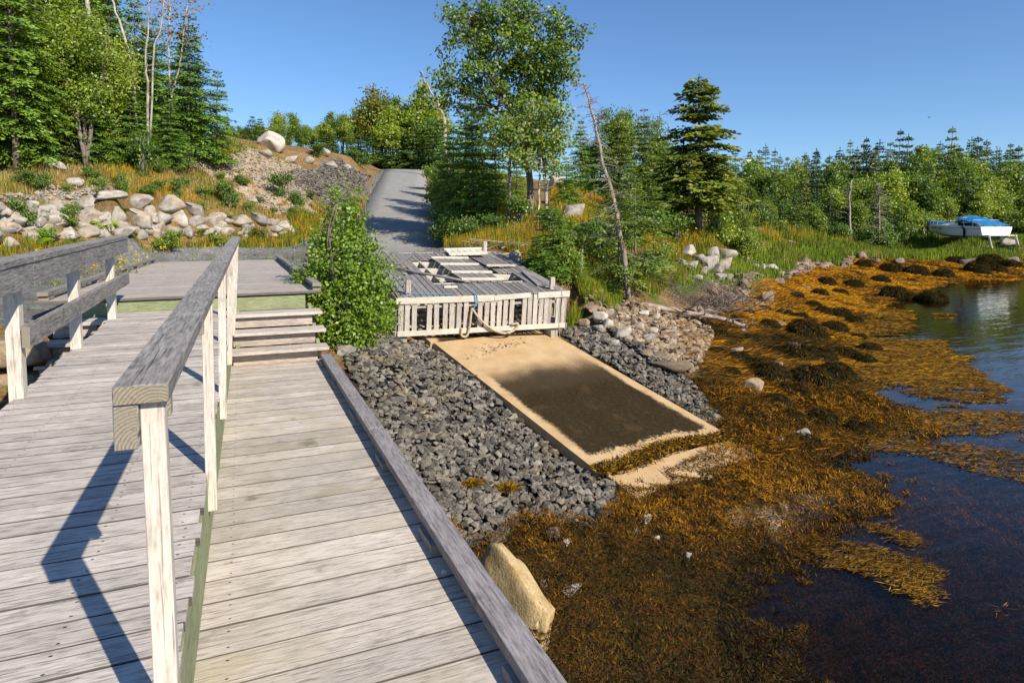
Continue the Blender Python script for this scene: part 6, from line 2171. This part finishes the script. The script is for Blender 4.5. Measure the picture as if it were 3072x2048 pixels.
# ------------------------------------------------------------------ motorboat laid up on the far shore
bp_ = ground_at(2915, 66.0, 715)
boat = bpy.data.objects.new('motorboat', None)
COL.objects.link(boat)
tag(boat, 'white motorboat under blue tarpaulins laid up on the far shore', 'boat')
# boat axes: X towards the bow, Y to port, Z up
left, away = -RT[:2], HF[:2]
fwd2 = left * math.sin(R(5)) + away * math.cos(R(5))
fwd2 /= np.linalg.norm(fwd2)
tr_px = at_d(2988, 705, 62)
boat.location = (tr_px[0], tr_px[1], gz(tr_px[0], tr_px[1]) - .02)
boat.scale = (1, 1, .78)
boat.rotation_euler = (R(0), R(-1.5), math.atan2(fwd2[1], fwd2[0]))
ST = []
Lb = 8.8
for f in np.linspace(0, 1, 13):
    x = f * Lb
    bw_ = 1.62 * (1 - max(0, (f - .45) / .55) ** 2.2)           # half beam at sheer
    cw_ = 1.42 * (1 - max(0, (f - .38) / .62) ** 1.7)           # half beam at chine
    keel = .0 + .95 * max(0, (f - .55) / .45) ** 2.2
    chine = .42 + .85 * max(0, (f - .4) / .6) ** 1.8
    sheer = 1.62 + .22 * f
    ST.append([(x, 0, keel), (x, cw_, chine), (x, (cw_ + bw_) / 2 + .03, (chine + sheer) / 2), (x, bw_, sheer - .28), (x, bw_ * 1.01 + .02, sheer)])
ST = np.array(ST)
full = np.concatenate([ST, ST[:, ::-1][:, :-1] * [1, -1, 1]], 1)
nst, nk = full.shape[:2]
mbh = MB()
ii = np.arange(nst - 1)[:, None] * nk + np.arange(nk)[None]
Q = np.stack([ii, np.arange(nst - 1)[:, None] * nk + (np.arange(nk)[None] + 1) % nk, np.arange(1, nst)[:, None] * nk + (np.arange(nk)[None] + 1) % nk, ii + nk], -1).reshape(-1, 4)
keepq = [q for q in Q if not ({q[0] % nk, q[1] % nk} == {4, 5})]
V = full.reshape(-1, 3)
# transom polygon fan
cen_ = np.array([[0, 0, .9]])
V2 = np.concatenate([V, cen_])
tri = [[len(V), (j + 1) % nk, j] for j in range(nk)]
link('hull', mesh_np('hull', V2, [np.array(keepq), np.array(tri)], smooth_=False), M['white'], boat)
dk_ = MB()
for i in range(nst - 1):
    a, b, c, d = ST[i, 4], ST[i + 1, 4], ST[i + 1, 4] * [1, -1, 1], ST[i, 4] * [1, -1, 1]
    dk_.add([a - [0, 0, .01], b - [0, 0, .01], c - [0, 0, .01], d - [0, 0, .01]], [[0, 3, 2, 1]])
link('deck', dk_.mesh('deck'), M['white'], boat)
# rub rail stripe, cabin trunk, windscreen, frames
for sgn in (1, -1):
    m_ = MB()
    m_.tube(np.array([[s[3][0], s[3][1] * sgn + .015 * sgn, s[3][2] + .0] for s in ST]), .035, 6)
    link('rub_rail', m_.mesh('rub_rail'), M['grey_gel'], boat)
    m_ = MB()
    for q, (fx_, hh) in enumerate(((5.6, .14), (6.5, .12), (7.2, .10))):
        yb_ = np.interp(fx_, ST[:, 3, 0], ST[:, 3, 1]) * sgn
        m_.box((fx_, yb_, 1.28), (.32, .05, hh))
    link('porthole', m_.mesh('porthole'), M['glassdark'], boat)
    m_ = MB()
    rl = np.array([[x, np.interp(x, ST[:, 4, 0], ST[:, 4, 1]) * sgn * .95, np.interp(x, ST[:, 4, 0], ST[:, 4, 2]) + .42] for x in np.linspace(4.9, 8.7, 8)])
    m_.tube(rl, .022, 5)
    for r_ in rl[::2]:
        m_.tube(np.array([r_, r_ - [0, 0, .42]]), .018, 4)
    link('bow_rail', m_.mesh('bow_rail'), M['chrome'], boat)
m_ = MB()
cab = np.array([[3.3, 1.25, 1.66], [3.6, 1.05, 2.05], [5.0, .85, 2.08], [7.4, .25, 1.86], [7.4, -.25, 1.86], [5.0, -.85, 2.08], [3.6, -1.05, 2.05], [3.3, -1.25, 1.66], [5.2, 1.2, 1.70], [7.7, .35, 1.80], [7.7, -.35, 1.80], [5.2, -1.2, 1.70]])
m_.add(cab, [[1, 2, 5, 6], [2, 3, 4, 5], [0, 8, 2, 1], [8, 9, 3, 2], [9, 10, 4, 3], [10, 11, 5, 4], [11, 7, 6, 5]])
link('cabin', m_.mesh('cabin'), M['white'], boat)
m_ = MB()
m_.add(np.array([[3.7, 1.08, 2.06], [4.5, .75, 2.09], [4.5, -.75, 2.09], [3.7, -1.08, 2.06], [3.2, 1.0, 2.62], [3.6, .7, 2.66], [3.6, -.7, 2.66], [3.2, -1.0, 2.62], [2.9, 1.3, 2.0]]), [[0, 1, 5, 4], [1, 2, 6, 5], [2, 3, 7, 6]], [[8, 0, 4]])
link('windscreen', m_.mesh('windscreen'), M['glassdark'], boat)
for zx, pts in enumerate(([[3.2, 1.02, 2.62], [3.6, .72, 2.67], [3.6, -.72, 2.67], [3.2, -1.02, 2.62]], [[2.3, 1.45, 1.7], [2.7, 1.3, 2.75], [2.7, -1.3, 2.75], [2.3, -1.45, 1.7]], [[1.2, 1.5, 1.65], [1.3, 1.35, 2.45], [1.3, -1.35, 2.45], [1.2, -1.5, 1.65]], [[2.7, 1.3, 2.75], [4.2, 1.0, 2.80]], [[2.6, 1.4, 2.2], [.6, 1.45, 2.05]])):
    m_ = MB()
    m_.tube(np.array(pts, float), .03, 5)
    link('canopy_frame', m_.mesh('canopy_frame'), M['chrome'], boat)
# tarps


def tarp(name, X0, X1, zf, yf, seed):
    nx_, ny_ = 16, 13
    V = []
    for i in range(nx_):
        for j in range(ny_):
            fx_, fy_ = i / (nx_ - 1), j / (ny_ - 1) * 2 - 1
            x = X0 + (X1 - X0) * fx_
            y_ = yf(x) * fy_
            zz = zf(x, fy_) + (mnoise.noise(Vector((x * 2.2, y_ * 2.2, seed))) * .10)
            V.append((x, y_, zz))
    i = np.arange(nx_ - 1)[:, None] * ny_ + np.arange(ny_ - 1)[None]
    return link(name, mesh_np(name, V, [np.stack([i, i + ny_, i + ny_ + 1, i + 1], -1).reshape(-1, 4)], smooth_=False), M['tarp'], boat)


tarp('cockpit_tarp', -.05, 3.5, lambda x, f: 1.78 + 1.12 * math.sin(min(1, x / 3.0) * 1.57) * (1 - .45 * abs(f) ** 2.5) + (.08 if x > 3 else 0), lambda x: 1.5, 3.0)
tarp('bow_tarp', 5.9, 8.95, lambda x, f: 2.16 - .55 * abs(f) ** 2.2 + .02 * x - .1, lambda x: max(.3, 1.55 * (1 - max(0, (x / 8.8 - .45) / .55) ** 2.2)), 9.0)
m_ = MB()
m_.box((-.42, 0, .56), (.85, 2.9, .09))
link('swim_platform', m_.mesh('swim_platform'), M['white'], boat)
m_ = MB()
m_.tube(np.array([[2.3, 1.66, 1.62], [2.0, 1.66, 1.2], [2.1, 1.58, .75], [2.3, 1.35, .35]]), [.10, .12, .11, .10], 6)
link('hose', m_.mesh('hose'), M['navy'], boat)
m_ = MB()
m_.box((-.3, -.1, .2), (.45, .3, .5))
m_.box((-.45, -.1, -.12), (.28, .10, .4))
m_.tube(np.array([[-.62, -.1, -.08], [-.25, -.1, -.08]]), .09, 8)
link('outdrive', m_.mesh('outdrive'), M['grey_gel'], boat)
for xx in (1.0, 3.4, 5.6):
    m_ = MB()
    m_.box((xx, 0, -.22), (.3, 1.6, .5))
    link('cradle_beam', m_.mesh('cradle_beam'), M['dark'], boat)
for i, (u, v0, v1, lab) in enumerate([(2972, 728, 706, 'white slanted board standing in the grass left of the square boulder'), (3052, 726, 704, 'white slanted board standing in the grass right of the square boulder')]):
    p0 = at_d(u + 6, v0, 60)
    p0[2] = gz(p0[0], p0[1])
    p1 = at_d(u - 5, v1, 60)
    tag(beam('leaning_board', p0, p1, .16, .05, M['white'], None, (RT[0], RT[1], .1)), lab, 'board')

# ------------------------------------------------------------------ driftwood, fallen tree and brush
stem_tree('fallen_log', 'pale fallen tree trunk lying along the bank above the cobbles', 'log', [(1862, 905, 17.6), (1960, 920, 17.9), (2060, 938, 18.2), (2150, 952, 18.5), (2240, 978, 18.8)], .10, .05, 14, 1.6, 120, ('deadwood', 'deadwood'), -.2, .03, None, 4, .45)
mb_l = MB()
g = np.random.default_rng(130)
bc = hit(2110, 930)
for q in range(230):
    o_ = np.array([g.normal(0, .9), g.normal(0, .5), g.uniform(-.1, .3)])
    a = g.uniform(0, 6.28)
    L_ = g.uniform(.5, 1.9)
    dr = np.array([math.cos(a), math.sin(a), g.uniform(.05, .9)]) * L_
    rr = g.uniform(.006, .016)
    mb_l.tube(np.array([o_, o_ + dr * .5 + g.normal(0, .12, 3), o_ + dr + [0, 0, -.15 * L_]]), [rr, rr * .7, rr * .3], 4, False)
for q in range(300):
    o_ = np.array([g.normal(0, 1.0), g.normal(0, .5), g.uniform(.1, .9)])
    e_ = o_ + g.normal(0, .35, 3)
    mb_l.tube(np.array([o_, (o_ + e_) / 2 + g.normal(0, .05, 3), e_]), [.006, .005, .003], 3, False)
o = link('brush_pile', mb_l.mesh('brush_pile'), M['brush'])
o.location = tuple(bc)
o.rotation_euler = (0, 0, -YAW)
tag(o, 'tangled pile of bare grey branches at the cove edge by the fallen log', 'brush pile')
mb_l = MB()
for q in range(130):
    o_ = np.array([g.normal(0, .35), g.normal(0, .3), g.uniform(-.1, .35)])
    e_ = o_ + g.normal(0, .45, 3) * [1, 1, .7]
    mb_l.tube(np.array([o_, (o_ + e_) / 2, e_]), [.03, .02, .008], 4, False)
o = link('root_clump', mb_l.mesh('root_clump'), M['bark'])
p = hit(215, 480)
o.location = tuple(p + np.array([0, 0, .25]))
o.scale = (1.2, 1.2, 1.1)
tag(o, 'dark tangled root clump under the firs on the left bank', 'tree roots')
for i, (u0, v0, u1, v1, r_, lab, mt2) in enumerate([
    (2235, 732, 2290, 743, .10, 'grey driftwood log in the grass right of the young birch', 'deadwood'),
    (2340, 722, 2395, 735, .09, 'pale driftwood snag at the wood edge', 'deadwood'),
    (2640, 749, 2750, 750, .07, 'long pale driftwood pole lying in the far shore grass', 'deadwood'),
    (2460, 745, 2500, 750, .10, 'short pale driftwood piece in the far shore grass', 'deadwood'),
    (2885, 742, 2990, 747, .09, 'pale driftwood pole left of the square grey boulder', 'deadwood'),
    (3020, 751, 3100, 752, .11, 'dark driftwood log at the right edge of the far shore', 'bark'),
    (1490, 770, 1570, 762, .035, 'pale weathered stick behind the rear corner of the float', 'deadwood'),
    (1770, 935, 1810, 925, .02, 'thin white stick in the grass right of the float', 'deadwood'),
    (1075, 1020, 1170, 1005, .04, 'rotting grey plank piece under the left corner of the float', 'deadwood')]):
    a, b = hit(u0, v0), hit(u1, v1)
    m_ = MB()
    a[2] += r_ * .7
    b[2] += r_ * .7
    mid = (a + b) / 2 + [0, 0, .02]
    o0 = a.copy()
    m_.tube(np.array([a, mid, b]) - o0, [r_, r_ * .9, r_ * .6], 8)
    o = link('driftwood', m_.mesh('driftwood', True), M[mt2])
    o.location = tuple(o0)
    tag(o, lab, 'driftwood')
m_ = MB()
for q in range(26):
    a = np.array([g.normal(0, .35), g.normal(0, .3), g.uniform(0, .25)])
    b = a + np.array([g.normal(0, .5), g.normal(0, .4), g.uniform(-.05, .2)])
    m_.tube(np.array([a, b]), [.02, .012], 4)
o = link('stick_heap', m_.mesh('stick_heap'), M['deadwood'])
o.location = tuple(hit(1515, 752))
tag(o, 'heap of pale broken sticks behind the right rear corner of the float', 'stick heap')

# ------------------------------------------------------------------ small things
m_ = MB()
for q in range(14):
    t = q / 13
    a = t * 9
    r_ = .010 * (1 - t * .75)
    m_.tube(np.array([[math.cos(a) * .010 * (1 - t), math.sin(a) * .010 * (1 - t), .010 + t * .016], [math.cos(a + .7) * .010 * (1 - t), math.sin(a + .7) * .010 * (1 - t), .010 + t * .016 + .0012]]), r_, 8)
o = link('snail_shell', m_.mesh('snail_shell', True), M['shell'])
p = at_z(1325, 1722, .0)
o.location = (p[0], p[1], .0)
o.rotation_euler = (.3, 1.2, .5)
tag(o, 'small white snail shell on the boardwalk near the curb shadow', 'shell')
m_ = MB()
m_.tube(np.array([[-.12, 0, 0], [-.04, 0, 0], [.06, 0, .01], [.13, 0, .02]]), [.01, .04, .035, .01], 6)
m_.add(np.array([[.03, .02, .02], [-.06, .02, .02], [-.10, .22, .09], [-.02, .24, .09], [-.09, .42, .04]]), [[0, 1, 2, 3]], [[3, 2, 4]])
m_.add(np.array([[.03, -.02, .02], [-.06, -.02, .02], [-.10, -.22, .09], [-.02, -.24, .09], [-.09, -.42, .04]]), [[0, 3, 2, 1]], [[3, 4, 2]])
o = link('bird', m_.mesh('bird'), M['bird'])
o.location = tuple(at_d(2787, 353, 75))
o.rotation_euler = (.3, .2, -YAW)
tag(o, 'tiny dark bird flying in the clear sky at right', 'bird')

# labels that say which one, counted along the row as seen from the boardwalk
ORD = ['leftmost', 'second', 'third', 'fourth', 'fifth', 'sixth', 'seventh', 'eighth', 'ninth', 'tenth', 'eleventh', 'twelfth', 'thirteenth', 'fourteenth', 'fifteenth', 'sixteenth', 'seventeenth', 'eighteenth', 'nineteenth', 'twentieth',
       'twenty first', 'twenty second', 'twenty third', 'twenty fourth', 'twenty fifth', 'twenty sixth', 'twenty seventh', 'twenty eighth', 'twenty ninth', 'thirtieth']
NOUN = {'wet rocks among the cove weed': 'wet brown rock showing through the cove weed',
        'low clumps on the left bank': 'low leafy clump on the grassy bank above the wall',
        'white boulders heaped on the cove shore': 'pale boulder of the heap on the grassy shore',
        'rocks edging the boat ramp stone': 'whitish rock along the edge between float and fallen log',
        'firs deep in the left wood': 'dark fir behind the front row of the left wood',
        'firs beyond the road crest': 'dark fir in the row beyond the road crest',
        'leafy trees beyond the road crest': 'leafy tree among the firs beyond the road crest',
        'weed draped rocks near the ramp foot': 'weed draped rock near ramp foot'}
for grp, noun in NOUN.items():
    mem = [o for o in bpy.data.objects if o.parent is None and o.get('group') == grp]
    mem.sort(key=lambda o: (o.location.x * RT[0] + o.location.y * RT[1]) / max(.1, o.location.x * HF[0] + o.location.y * HF[1]))
    for q, o in enumerate(mem):
        o['label'] = ('leftmost ' if q == 0 else 'rightmost ' if q == len(mem) - 1 else ORD[q] + ' from left ') + noun
